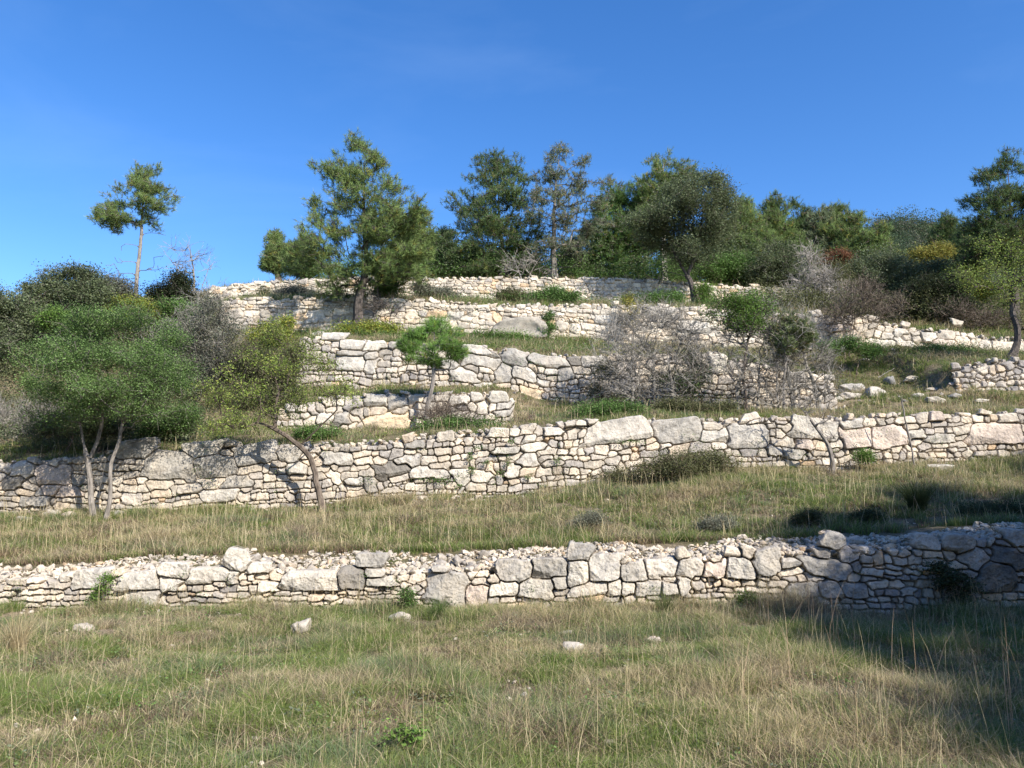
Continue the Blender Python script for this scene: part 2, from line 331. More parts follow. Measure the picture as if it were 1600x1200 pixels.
    for k in range(4):
        th = r.uniform(0, 6.28, n); c0 = r.uniform(0.35, 1.0, n); st = r.uniform(0.4, 1.7, n)
        H = np.minimum(H, off[j]+(c0[j]-(np.cos(th)[j]*du+np.sin(th)[j]*dv))*sz*0.5*st[j]+0.01)
    sh = 1/np.maximum(ch[1], .08)
    H = H+(fbm(U*sh*1.6+j*3.7, Vv*sh*1.6+j*1.3, 4)-0.5)*np.minimum(sz, .12)*0.36+(fbm(U*38, Vv*38, 2)-0.5)*0.012
    rwj = np.minimum(rw, sz*0.8); gj = np.minimum(0.0028 if res < .015 else (0.003 if res < .022 else -.001), sz*.15)*np.clip((fbm(U*4+8, Vv*4, 3)-.30)*3.6, 0, 1.4); q = np.clip((e-gj)/rwj, 0, 1); prof = np.sqrt(1-(1-q)**2)
    H = np.where(e < gj, -depth, (H+depth)*prof-depth)
    q2 = np.clip(eair/(rw*2), 0, 1); H = H-(1-np.sqrt(1-(1-q2)**2))*0.15
    Yw = lev.f(U, 'Y'); slope = np.gradient(lev.f(xs, 'Y'), xs)[None]; nl = np.sqrt(1+slope**2)
    P = np.stack([U+slope/nl*H, Yw+batter*Vv-H/nl, lev.f(U, 'zb')+Vv], -1)
    cols = pal(pal_kind, n, r)
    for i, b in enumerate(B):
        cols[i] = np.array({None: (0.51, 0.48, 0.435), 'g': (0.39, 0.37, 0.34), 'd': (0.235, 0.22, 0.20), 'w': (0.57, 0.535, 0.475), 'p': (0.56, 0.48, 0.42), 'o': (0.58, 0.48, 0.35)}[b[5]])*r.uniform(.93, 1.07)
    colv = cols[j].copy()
    stain = fbm(U*2.2+40, Vv*2.2, 4); colv *= (1.12-0.5*np.clip(stain-0.45, 0, 1)*1.6)[..., None]
    # ochre soil packed in the joints
    jm = np.clip(1-e/0.012, 0, 1)[..., None]*0.6; colv = colv*(1-jm)+np.array((0.33, 0.27, 0.19))*jm
    idx = np.arange(U.size).reshape(U.shape)
    qd = np.stack([idx[:-1, :-1], idx[:-1, 1:], idx[1:, 1:], idx[1:, :-1]], -1).reshape(-1, 4)
    ok = ~(air.ravel()[qd].any(1)); qd = qd[ok]; fl = lab.ravel()[qd[:, 0]]
    root = empty(name, (float((x0+x1)/2), float(lev.f((x0+x1)/2, 'Y')), float(lev.f((x0+x1)/2, 'zb'))), label, 'wall', group)
    def sub(nm, mask, lab2=None):
        f = qd[mask]
        if not len(f): return
        us, inv = np.unique(f, return_inverse=True); o = mesh_obj(nm, P.reshape(-1, 3)[us], inv.reshape(-1, 4), M_STONE, root, colv.reshape(-1, 3)[us], False)
        if lab2: o['label'] = lab2
    sub('stone_courses', fl >= nb)
    for i in range(nb): sub('stone_block', fl == i)
    # loose capping stones
    a = Acc(); m = int((x1-x0)*cap[2]/10)
    cx = r.uniform(x0+.1, x1-.1, m); dpt = r.uniform(0.05, capdepth, m); cs = r.uniform(cap[0], cap[1], m)
    cz = lev.f(cx, 'zb')+T(cx)-0.02+r.normal(0, 0.015, m)+dpt*0.1
    for b in B: cz = np.where((np.abs(cx-b[0]) < b[2]*0.9) & (b[1]+b[3] > T(cx)-0.05), lev.f(cx, 'zb')+b[1]+b[3]*0.9, cz)
    Pp = np.stack([cx, lev.f(cx, 'Y')+batter*T(cx)+dpt, cz], -1); scatter_rocks(a, Pp, cs, 2, pal_kind, 0.6, r, 0.25)
    # packed core behind the face, so the wall keeps its thickness
    cxx = np.arange(x0+.15, x1-.1, 0.12); m = len(cxx)
    for zz in (0.08, 0.22):
        Pp = np.stack([cxx+r.normal(0, .02, m), lev.f(cxx, 'Y')+batter*T(cxx)+0.2, lev.f(cxx, 'zb')+T(cxx)-zz], -1); scatter_rocks(a, Pp, np.full(m, 0.11), 1, pal_kind, 0.8, r, 0.3)
    a.build('capping_rubble', M_STONE, root)['kind'] = 'stuff'
    return root

W1B = [(112,893,163,921),(182,896,245,923),(245,882,294,903),(349,861,388,890,0),(382,881,420,895,5),(437,895,528,923),(353,895,371,912),(292,890,354,911),(192,923,245,949),(245,903,277,925),(399,910,436,926,0,'w'),
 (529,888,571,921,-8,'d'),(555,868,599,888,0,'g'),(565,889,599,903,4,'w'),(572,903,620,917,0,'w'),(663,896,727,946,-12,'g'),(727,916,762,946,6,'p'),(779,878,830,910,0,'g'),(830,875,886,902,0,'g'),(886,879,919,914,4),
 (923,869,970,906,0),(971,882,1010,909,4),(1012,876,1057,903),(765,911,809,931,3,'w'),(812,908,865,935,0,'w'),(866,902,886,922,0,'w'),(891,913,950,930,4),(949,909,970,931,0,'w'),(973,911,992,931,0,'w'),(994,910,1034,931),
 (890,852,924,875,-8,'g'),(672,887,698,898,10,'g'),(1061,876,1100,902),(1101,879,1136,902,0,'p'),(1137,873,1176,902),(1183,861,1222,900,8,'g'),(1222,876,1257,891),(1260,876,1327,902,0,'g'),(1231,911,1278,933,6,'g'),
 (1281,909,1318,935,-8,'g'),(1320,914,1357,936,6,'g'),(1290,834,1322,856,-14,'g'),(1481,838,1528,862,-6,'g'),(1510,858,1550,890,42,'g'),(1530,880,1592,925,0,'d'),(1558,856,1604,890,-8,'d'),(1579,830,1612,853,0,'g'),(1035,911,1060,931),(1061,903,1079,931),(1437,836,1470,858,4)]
W2B = [(223,706,299,749,-6,'g'),(286,690,344,711,3),(304,713,365,742,2,'g'),(365,692,430,725,5,'g'),(52,728,108,757,2,'p'),(0,744,34,766,0,'d'),(87,759,123,776,0,'p'),(64,758,90,776,0,'p'),(28,775,76,790,3,'g'),(16,721,47,745,-5),
 (178,686,239,714,8,'g'),(312,767,367,783),(207,745,228,757),(501,705,550,726,0),(613,711,657,730,6),(583,722,640,746,10,'d'),(640,730,701,748,-4),(708,733,733,756,-3,'w'),(738,737,766,753,0,'w'),(771,697,811,711,-4,'w'),
 (816,692,851,705,0,'w'),(808,709,839,728),(792,726,815,744,0,'w'),(568,747,589,767,0,'g'),(627,691,667,700,3,'g'),(815,679,838,691),(914,655,1017,690,-3),(1021,654,1098,690,2,'g'),(1141,662,1203,700,0,'g'),(1098,672,1140,690),
 (1238,653,1308,686,-4),(1197,697,1222,712),(1225,700,1255,719,-6),(1240,688,1271,702,0,'p'),(1364,665,1418,700,8,'p'),(1317,670,1362,698,-6,'p'),(1320,656,1353,670,0),(1512,661,1604,691,-3,'p'),(1447,677,1498,693,-3),
 (1456,643,1478,658,4,'p'),(1423,671,1450,686,0,'w'),(850,668,880,682,0),(540,745,566,758),(430,700,470,722,3,'g'),(445,725,480,742,0),(350,744,392,760,3,'g')]
W3B = [(501,518,540,530,0),(528,530,568,545,-3),(566,531,603,546,6,'w'),(524,555,568,580,-5),(524,547,572,555,0,'g'),(566,550,588,562,0,'g'),(604,532,622,546,0,'g'),(710,538,766,555,-3),(720,553,780,572,-9),(787,544,824,571,-3,'g'),
 (824,555,888,571,-1,'g'),(771,571,799,599,3,'g'),(802,573,839,594,-3),(701,578,745,597,-2),(872,572,899,593,0,'g'),(890,556,908,571,12,'d'),(809,605,848,623,4,'o'),(908,555,947,573,3),(1110,549,1138,578,0,'w'),(835,592,860,604,0),
 (570,560,590,585,0),(690,560,712,575,0),(850,578,870,586),(740,600,765,612,0,'w'),(680,596,700,610,0)]
W3bB = [(571,616,603,632,0),(605,618,631,638,-5,'g'),(703,618,734,633,0),(735,612,753,625,10),(765,610,794,627,-2,'w'),(774,628,802,639,2),(771,641,803,652,2),(494,644,521,660,8),(570,649,638,671,3,'o'),(520,645,545,665,0,'g'),(640,640,668,655,0)]
W4B = [(1010,478,1060,498,0),(930,492,960,505,0),(700,485,725,497,0),(1060,500,1110,520,0)]
W4RB = [(1290,505,1330,518,0,'p'),(1401,512,1420,523,0),(1300,520,1350,533,0,'p'),(1355,530,1400,542,0,'w'),(1440,520,1462,531,0),(1460,532,1500,544,0,'p'),(1400,530,1430,543,0),(1376,520,1396,530,0)]
build_wall('dry_stone_wall', 'lowest dry stone wall, nearest, with squared blocks and white rubble on top', L1, -330, 1960, 0.011, (0.05, 0.12), (1.0, 3.2), W1B, 'wall', 1, 0.014, 0.13, 0.10, cap=(0.03, 0.075, 170), group='dry stone terrace walls', capdepth=0.35)
build_wall('dry_stone_wall', 'second dry stone wall from the bottom, large flat boulders set along its top course', L2, -220, 1850, 0.014, (0.06, 0.145), (0.9, 2.9), W2B, 'beige', 2, 0.018, 0.13, 0.08, cap=(0.04, 0.10, 90), group='dry stone terrace walls')
build_wall('dry_stone_wall', 'short low dry stone wall stub in front of the young pine, ending at the grass', L3b, 432, 806, 0.02, (0.11, 0.22), (0.9, 2.2), W3bB, 'beige', 3, 0.028, 0.13, 0.1, cap=(0.06, 0.13, 60), group='dry stone terrace walls')
build_wall('dry_stone_wall', 'middle dry stone wall of coarse grey boulders, half hidden by the large bare shrub', L3, 462, 1312, 0.02, (0.11, 0.24), (0.9, 2.4), W3B, 'beige', 4, 0.028, 0.13, 0.08, cap=(0.06, 0.13, 50), group='dry stone terrace walls')
build_wall('dry_stone_wall', 'small shaded crumbling dry stone wall low at the right edge, under the crooked tree', L3, 1494, 1760, 0.022, (0.13, 0.2), (0.9, 1.8), [], 'grey', 5, 0.045, 0.12, 0.1, cap=(0.06, 0.13, 60), group='dry stone terrace walls', rag=.25)
build_wall('dry_stone_wall', 'fourth dry stone wall up, cream thin courses, with the shadow of the tall pine', L4, 340, 1262, 0.026, (0.10, 0.19), (1.1, 2.8), W4B, 'fresh', 6, 0.03, 0.08, 0.06, cap=(0.06, 0.12, 60), group='dry stone terrace walls', rag=.12)
build_wall('dry_stone_wall', 'pinkish dry stone wall with a stepped crumbling top, below the dark bushes at right', L4, 1258, 1900, 0.026, (0.15, 0.25), (0.9, 2.2), W4RB, 'pink', 7, 0.03, 0.1, 0.08, cap=(0.07, 0.14, 60), group='dry stone terrace walls', rag=.3)
build_wall('dry_stone_wall', 'highest dry stone wall, a thin pale band along the hilltop under the pines', L5, 326, 1262, 0.032, (0.11, 0.19), (1.0, 2.6), [], 'fresh', 8, 0.03, 0.08, 0.05, cap=(0.08, 0.16, 60), group='dry stone terrace walls', rag=.12)

# rubble band behind the first wall
def build_scree():
    r = np.random.default_rng(21); a = Acc()
    def band(n, smin, smax, sub, t0, t1, kind, pw=1.0):
        x = r.uniform(-13, 13, n); t = r.uniform(0, 1, n)**pw*(t1-t0)+t0
        edge = 0.12*np.sin(x*1.9)+0.25*(fbm(x*1.2, x*0+3, 3)-.5); keep = (t < 1+edge-0.18) & (np.abs(x) < 1.25*(L1.f(x, 'Y')*0.78)+2); x, t = x[keep], t[keep]
        y0 = L1.f(x, 'Y')+0.12; y1 = LS.f(x, 'Y')+0.08; y = y0+(y1-y0)*t; s = smin+(smax-smin)*r.random(len(x))**2.5
        z = ground_z(x, y)+s*0.25; z = np.maximum(z, np.where(t < 0.15, L1.f(x, 'zt')-0.03, -9))
        scatter_rocks(a, np.stack([x, y, z], -1), s, sub, kind, 0.55, r, 0.5)
    band(15000, 0.010, 0.05, 1, -0.02, 1.08, 'fresh'); band(2400, 0.035, 0.09, 1, 0.0, 0.85, 'fresh'); band(500, 0.06, 0.13, 2, 0.0, 0.6, 'wall', 1.6)
    o = a.build('rubble', M_STONE); tag(o, 'band of broken white limestone rubble lying behind the lowest wall', 'rubble', kind='stuff')
build_scree()

# ================================================================ vegetation
def blades(P, h, w, lean_dir, lean, c0, c1, seg=2):
    """P (n,3) roots; each blade a bent strip with its own base and tip colour"""
    n = len(P); fx = rng.uniform(0, 6.28, n); side = np.stack([np.cos(fx), np.sin(fx), 0*fx], -1)*w[:, None]*0.5
    d = np.stack([np.cos(lean_dir), np.sin(lean_dir), 0*fx], -1); up = np.array([0, 0, 1.])
    V = []; Cc = []; ts = [0, .5, 1] if seg == 2 else [0, .35, .7, 1]
    for t in ts[:-1]:
        q = P+up*(h*t*(1-0.25*lean*t))[:, None]+d*(h*lean*t*t)[:, None]; ww = 1-0.45*t
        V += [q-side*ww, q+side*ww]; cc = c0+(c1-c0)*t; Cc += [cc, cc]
    V.append(P+up*(h*(1-0.25*lean))[:, None]+d*(h*lean)[:, None]); Cc.append(c1)
    m = len(V); V = np.stack(V, 1).reshape(-1, 3); Cc = np.stack(Cc, 1).reshape(-1, 3); b = (np.arange(n)*m)[:, None]
    qs = [b+np.array([[2*k, 2*k+1, 2*k+3, 2*k+2]]) for k in range(len(ts)-2)]; tr = b+np.array([[m-3, m-2, m-1]])
    return V, [np.concatenate(qs), tr], Cc
GREEN = np.array([1.58, 1.54, 1.42])*np.array([(0.12, 0.17, 0.05), (0.15, 0.20, 0.055), (0.10, 0.14, 0.05), (0.18, 0.21, 0.08), (0.13, 0.18, 0.095)])
STRAW = 1.08*np.array([(0.56, 0.47, 0.28), (0.47, 0.39, 0.23), (0.39, 0.31, 0.20), (0.62, 0.53, 0.34), (0.30, 0.235, 0.175)])
def grass_field(name, label, n, xr, yr_fn, hs, ws, per=14, dry=0.5, mask=None, seed=1, tall=0.02, spread=0.05, tallh=(.45, .75)):
    r = np.random.default_rng(seed); t = r.uniform(0, 1, n)
    x = r.uniform(-1, 1, n); ya, yb = yr_fn
    if xr == 'fan':
        yy0 = ya(0*x) + (yb(0*x)-ya(0*x))*t; x = x*(yy0*0.70+1.2)
    else: x = xr[0]+(x+1)/2*(xr[1]-xr[0])
    y = ya(x)+(yb(x)-ya(x))*t
    k = np.ones(n, bool) if mask is None else mask(x, y, r); x, y = x[k], y[k]; n = len(x)
    hn = fbm(x*1.1+7, y*1.1, 3); dn = fbm(x*0.55+31, y*0.8, 3)*0.65+fbm(x*2.7+3, y*2.7, 2)*0.35; bare = fbm(x*2.1+60, y*2.1, 3)
    kk = bare < 0.66+0*x; x, y, hn, dn = x[kk], y[kk], hn[kk], dn[kk]; n = len(x)
    z = ground_z(x, y)-0.01
    pn = (per*r.uniform(0.5, 1.5, n)).astype(int); ix = np.repeat(np.arange(n), pn); m = len(ix)
    a = r.uniform(0, 6.28, m); rad = spread*r.random(m)**0.7
    hh = (hs[0]+(hs[1]-hs[0])*np.clip((hn[ix]-0.25)*2, 0, 1))*r.uniform(0.35, 1.15, m)
    P = np.stack([x[ix]+np.cos(a)*rad, y[ix]+np.sin(a)*rad, z[ix]], -1)
    isdry = r.random(m) < np.clip(dry+(dn[ix]-0.5)*2.8+r.normal(0, .22, n)[ix], 0.05, 0.85)
    tint = np.clip((fbm(x*1.6+90, y*1.6, 2)-.2)*8+r.normal(0, .8, n), 0, 4).astype(int)[ix]; mixr = r.random(m) < 0.3; tint = np.where(mixr, r.integers(0, 5, m), tint)
    c = np.where(isdry[:, None], STRAW[tint], GREEN[tint])*r.uniform(0.75, 1.2, (m, 1))
    hh = hh*np.where(isdry, 1.15, 0.9)
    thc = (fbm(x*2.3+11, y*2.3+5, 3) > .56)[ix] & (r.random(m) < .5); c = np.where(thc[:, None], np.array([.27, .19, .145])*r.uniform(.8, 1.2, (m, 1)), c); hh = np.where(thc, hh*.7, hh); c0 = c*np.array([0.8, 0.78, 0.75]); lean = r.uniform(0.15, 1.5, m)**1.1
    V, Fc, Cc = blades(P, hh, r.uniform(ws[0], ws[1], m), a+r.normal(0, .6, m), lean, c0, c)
    A = Acc(); A.add(V, Fc, Cc)
    # tall dry stems with seed heads
    m = int(n*tall*4); j = r.integers(0, n, m); P = np.stack([x[j]+r.normal(0, .05, m), y[j]+r.normal(0, .05, m), z[j]], -1)
    c = STRAW[r.integers(0, 4, m)]*r.uniform(.9, 1.25, (m, 1)); h = r.uniform(tallh[0], tallh[1], m)
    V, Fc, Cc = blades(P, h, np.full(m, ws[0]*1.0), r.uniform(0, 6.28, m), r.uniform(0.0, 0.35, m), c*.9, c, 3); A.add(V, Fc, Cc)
    o = A.build(name, M_GRASS); tag(o, label, 'grass', kind='stuff'); return o
def fringe(lv, n, hs, ws, seed, d, dry, xr, label, per=13):
    return grass_field('grass', label, n, xr, (lambda x: lv.f(x, 'Y')-d, lambda x: lv.f(x, 'Y')-.05), hs, ws, per, dry, lambda x, y, r: fbm(x*1.5+seed*9, y*0+2, 3) > .40+.25*r.random(len(x)), seed, .05, .06, (hs[1], hs[1]*1.6))
def ybet(lv_a, lv_b, off_a=0.35, off_b=0.02):
    return (lambda x: lv_a.f(x, 'Y')+off_a, lambda x: lv_b.f(x, 'Y')-off_b)
grass_field('grass', 'tall mixed green and straw grass of the foreground meadow', 46000, 'fan', (lambda x: 3.2+0*x, lambda x: L1.f(x, 'Y')-0.06), (0.07, 0.23), (0.0028, 0.0055), 21, 0.15, None, 1, 0.010, 0.06, (.3, .6))
grass_field('grass', 'dry golden grass on the terrace above the lowest wall', 36000, (-13.5, 14.5), ybet(LS, L2, -0.12, 0.05), (0.08, 0.27), (0.006, 0.011), 15, 0.26, None, 2, 0.03, 0.07, (.3, .55))
fringe(L1, 5200, (.12, .40), (.0035, .007), 31, .55, .22, (-10, 10), 'taller green grass fringing the foot of the lowest wall')
fringe(L2, 3000, (.12, .36), (.006, .011), 32, .8, .38, (-13, 14), 'tall golden grass leaning against the second wall')
fringe(L3, 1200, (.15, .4), (.01, .016), 33, .7, .25, (-9, 17), 'long grass along the foot of the middle walls')
fringe(L4, 1600, (.15, .5), (.012, .02), 34, 1.0, .2, (-11, 20), 'long grass along the foot of the fourth wall')
def m3(x, y, r): return r.random(len(x)) < 0.9
grass_field('grass', 'green grass strip between the second and third walls', 15000, (-15, 16), ybet(L2, L3, 0.30, 0.05), (0.08, 0.25), (0.009, 0.016), 12, 0.2, m3, 3, 0.02, 0.1, (.3, .5))
grass_field('grass', 'thin grass on the terrace below the fourth wall', 14000, (-15, 21), ybet(L3, L4, 0.3, 0.05), (0.12, 0.34), (0.012, 0.02), 12, 0.2, m3, 4, 0.01, 0.12, (.3, .5))
grass_field('grass', 'scrubby grass on the highest terrace', 9000, (-18, 25), ybet(L4, L5, 0.3, 0.05), (0.15, 0.4), (0.015, 0.026), 12, 0.2, m3, 5, 0.01, 0.14, (.4, .6))
grass_field('grass', 'scrubby grass on the hilltop behind the highest wall', 8000, (-26, 32), (lambda x: L5.f(x, 'Y')+.4, lambda x: L6.f(x, 'Y')), (0.15, 0.4), (0.02, 0.035), 10, 0.4, m3, 6, 0.01, 0.14, (.4, .6))

def herbs():
    r = np.random.default_rng(51); A = Acc(); B = Acc(); G = Acc()
    def rosettes(n, xr, yr, rad, size, kinds, h):
        y = r.uniform(*yr, n); x = r.uniform(-1, 1, n)*(y*.7+1) if xr is None else r.uniform(*xr, n); k = (fbm(x*1.3+20, y*1.3, 2) > .47); x, y = x[k], y[k]; n = len(x); z = ground_z(x, y); m = 14; j = np.repeat(np.arange(n), m)
        a = r.uniform(0, 6.28, n*m); q = rad*r.random(n*m)**.6; P = np.stack([x[j]+np.cos(a)*q, y[j]+np.sin(a)*q, z[j]+h*r.random(n*m)], -1); c = np.array(LC0)[r.integers(0, len(LC0), n)][j]*r.uniform(.8, 1.25, (n*m, 1)); leaves(A, P, size, c, r, 1.0, .6)
    LC0 = [(0.13, 0.22, 0.06), (0.10, 0.18, 0.05), (0.17, 0.24, 0.09), (0.17, 0.20, 0.13), (0.22, 0.19, 0.10)]
    rosettes(2600, None, (3.4, 10.7), .09, .026, None, .10); rosettes(1300, (-12, 13), (12.8, 16.6), .12, .034, None, .12)
    for lv, n, px0, px1, Y0, sz, cr_ in ((L1, 34, 0, 1600, 0, .022, .06), (L2, 60, 0, 1600, .0, .034, .10), (L3, 26, 480, 1290, 0, .05, .16), (L4, 30, 350, 1550, 0, .055, .18)):
        xa, xb = np.interp([px0, px1], lv.px, lv.X); x = r.uniform(xa, xb, n); v = r.random(n)**1.3*(lv.f(x, 'zt')-lv.f(x, 'zb')); m = 26; j = np.repeat(np.arange(n), m)
        P = np.stack([x[j]+r.normal(0, cr_, n*m), lv.f(x, 'Y')[j]-.03-r.random(n*m)*cr_*.6, lv.f(x, 'zb')[j]+v[j]+r.normal(0, cr_*.55, n*m)], -1); leaves(A, P, sz, np.array(LC0)[r.integers(0, 4, n)][j]*r.uniform(.7, 1.1, (n*m, 1)), r, .3, .6)
    o = A.build('weeds', M_LEAF); tag(o, 'small broad-leaved weeds scattered through the grass', 'weeds', kind='stuff')
    # flattened dead stalks
    for (n, xr, yr, w, hr) in ((9000, None, (3.3, 10.8), .0032, (.12, .4)), (5000, (-13, 14), (12.6, 16.6), .006, (.12, .35))):
        y = r.uniform(*yr, n); x = r.uniform(-1, 1, n)*(y*.7+1) if xr is None else r.uniform(*xr, n); P = np.stack([x, y, ground_z(x, y)+r.uniform(0, .09, n)], -1); c = STRAW[r.integers(0, 5, n)]*r.uniform(.8, 1.15, (n, 1))
        V, Fc, Cc = blades(P, r.uniform(*hr, n)*.45, np.full(n, w), r.uniform(0, 6.28, n), r.uniform(1.6, 3.2, n), c, c); B.add(V, Fc, Cc)
    n = 130; x = r.uniform(1.6, 7.0, n); y = r.uniform(4.4, 9.8, n); P = np.stack([x, y, ground_z(x, y)], -1); c = np.array([.42, .30, .20])*r.uniform(.8, 1.3, (n, 1)); V, Fc, Cc = blades(P, r.uniform(.4, .85, n), np.full(n, .0045), r.uniform(0, 6.28, n), r.normal(.2, .2, n).clip(0, .8), c, c*1.15, 3); B.add(V, Fc, Cc)
    o = B.build('dead_stalks', M_GRASS); tag(o, 'dead flattened stalks and tall dry stems lying through the meadow', 'stalks', kind='stuff')
    n = 5200; y = r.uniform(3.4, 16.6, n); x = r.uniform(-1, 1, n)*(y*.72+1); ok = (y < L1.f(x, 'Y')-.05) | (y > LS.f(x, 'Y')+.1); p = fbm(x*.9+44, y*.9, 3) > .53; ok &= p | (r.random(n) < .12); x, y = x[ok], y[ok]
    scatter_rocks(G, np.stack([x, y, ground_z(x, y)+.006], -1), .008+.035*r.random(len(x))**3, 1, 'fresh', .6, r, .5)
    # fallen stones piled along the wall feet
    for lv, n, s0, s1, d in ((L1, 260, .02, .07, .35), (L2, 420, .02, .09, .5), (L3, 220, .04, .12, .6), (L4, 240, .05, .14, .8)):
        x = r.uniform(-14 if lv is not L4 else -10, 14 if lv is not L4 else 20, n); y = lv.f(x, 'Y')-.04-d*r.random(n)**2.2; scatter_rocks(G, np.stack([x, y, ground_z(x, y)+.01], -1), s0+(s1-s0)*r.random(n)**2.2, 2, 'beige', .65, r, .4)
    o = G.build('gravel', M_STONE); tag(o, 'small fallen stones and pebbles in the grass and along the wall feet', 'gravel', kind='stuff')

# ---------------------------------------------------------------- woody plants
def skeleton(trunks, targets, r, step=0.16, zbias=0.3, curve=0.35, wob=0.06):
    """nodes, parent index, list of target node ids. trunks: list of polylines (first point = root)"""
    nodes = []; par = []
    for tl in trunks:
        tl = np.array(tl, float); seg = np.linalg.norm(np.diff(tl, axis=0), axis=1); cum = np.concatenate([[0], np.cumsum(seg)]); m = max(3, int(cum[-1]/step)+1)
        s = np.linspace(0, cum[-1], m); pl = np.stack([np.interp(s, cum, tl[:, k]) for k in range(3)], -1)
        # smooth the corners
        for _ in range(2): pl[1:-1] = (pl[:-2]+2*pl[1:-1]+pl[2:])/4
        pl[1:, :2] += np.cumsum(r.normal(0, wob*0.16, (m-1, 2)), 0); j0 = len(nodes)
        if j0:
            d = np.linalg.norm(np.array(nodes)-pl[0], axis=1); k = int(d.argmin())
            p0 = k if d[k] < 0.3 else -1
        else: p0 = -1
        for i in range(m): nodes.append(pl[i]); par.append(p0 if i == 0 else j0+i-1)
    cap = len(nodes)+len(targets)*40; Nn = np.zeros((cap, 3)); n = len(nodes); Nn[:n] = nodes; trunk_n = n; roots_z = min(q[2] for q in nodes)
    if len(targets):
        dist = np.array([np.linalg.norm(Nn[:trunk_n]-t, axis=1).min() for t in targets]); order = np.argsort(dist)
    tid = []
    for o in (order if len(targets) else []):
        t = targets[o]; d = t-Nn[:n]; L = np.linalg.norm(d, axis=1); hz = np.linalg.norm(d[:, :2], axis=1)
        cost = L+1.2*np.maximum(0, Nn[:n, 2]-(t[2]-zbias*hz))+np.where(Nn[:n, 2] < roots_z+0.25*(t[2]-roots_z), 0.8, 0); k = int(cost.argmin()); L = L[k]
        m = max(1, min(30, int(L/step))); p = Nn[k]; pk = par[k] if k < len(par) else -1
        dr = (p-Nn[pk]) if pk >= 0 else np.array([0, 0, 1.]); dr = dr/(np.linalg.norm(dr)+1e-6); c = p+(dr*0.6+d[k]/max(L, 1e-6)*0.6)*L*curve+r.normal(0, wob*L, 3)
        ts = np.linspace(0, 1, m+1)[1:, None]; q = (1-ts)**2*p+2*ts*(1-ts)*c+ts*ts*t
        if n+m > cap: break
        Nn[n:n+m] = q; par += [k]+list(range(n, n+m-1)); n += m; tid.append(n-1)
    return Nn[:n], np.array(par[:n]), np.array(tid, int)
def radii(Nn, par, r_tip, r_base, tids, ex=0.5):
    cnt = np.zeros(len(Nn)); cnt[tids] = 1
    for i in range(len(Nn)-1, 0, -1):
        if par[i] >= 0: cnt[par[i]] += cnt[i]
    roots = [i for i in range(len(Nn)) if par[i] < 0]; cm = max(cnt[roots].max(), 1)
    # trunk beyond the last branch keeps tapering
    rr = r_tip+(r_base-r_tip)*(np.maximum(cnt, 0)/cm)**ex
    return rr
def tubes(A, P0, P1, r0, r1, k, col):
    d = P1-P0; L = np.linalg.norm(d, axis=1); d = d/np.maximum(L, 1e-6)[:, None]
    ref = np.where(np.abs(d[:, 2:3]) < 0.9, np.array([[0, 0, 1.]]), np.array([[1., 0, 0]])); a = np.cross(d, ref); a /= np.linalg.norm(a, axis=1)[:, None]; b = np.cross(d, a)
    th = np.arange(k)*2*pi/k; ring = a[:, None]*np.cos(th)[None, :, None]+b[:, None]*np.sin(th)[None, :, None]
    P1 = P1+d*(r1*0.4)[:, None]
    V = np.concatenate([P0[:, None]+ring*r0[:, None, None], P1[:, None]+ring*r1[:, None, None]], 1); n = len(P0)
    i = np.arange(k); q = np.stack([i, (i+1) % k, (i+1) % k+k, i+k], -1); Fc = (q[None]+(np.arange(n)*2*k)[:, None, None]).reshape(-1, 4)
    cc = np.repeat(np.broadcast_to(col, (n, 3)), 2*k, 0); A.add(V.reshape(-1, 3), Fc, cc)
def leaves(A, P, size, cols, r, up=0.5, asp=0.55):
    n = len(P); nrm = r.normal(size=(n, 3)); nrm[:, 2] = np.abs(nrm[:, 2])+up; nrm /= np.linalg.norm(nrm, axis=1)[:, None]
    t = np.cross(nrm, r.normal(size=(n, 3))); t /= np.linalg.norm(t, axis=1)[:, None]; b = np.cross(nrm, t); s = (size*r.uniform(.6, 1.25, n))[:, None]
    V = np.stack([P-t*s*.5, P+b*s*asp*.5-t*s*.05, P+t*s*.5+nrm*s*0.08, P-b*s*asp*.5-t*s*.05], 1).reshape(-1, 3)
    A.add(V, (np.arange(n)*4)[:, None]+np.array([[0, 1, 2, 3]]), np.repeat(cols, 4, 0))
def needles(A, P, D, ln, wd, k, cols, r, cone=0.75):
    n = len(P); m = n*k; Pn = np.repeat(P, k, 0); Dn = np.repeat(D, k, 0)+r.normal(0, cone, (m, 3)); Dn /= np.linalg.norm(Dn, axis=1)[:, None]
    Pn = Pn-np.repeat(D, k, 0)*r.uniform(0, ln*0.9, m)[:, None]
    s = np.cross(Dn, r.normal(size=(m, 3))); s /= np.linalg.norm(s, axis=1)[:, None]; l = ln*r.uniform(.7, 1.15, m)[:, None]
    V = np.stack([Pn-s*wd*.5, Pn+s*wd*.5, Pn+Dn*l], 1).reshape(-1, 3); c = np.repeat(cols, k, 0)*r.uniform(.8, 1.2, (m, 1))
    A.add(V, (np.arange(m)*3)[:, None]+np.array([[0, 1, 2]]), np.repeat(c, 3, 0))
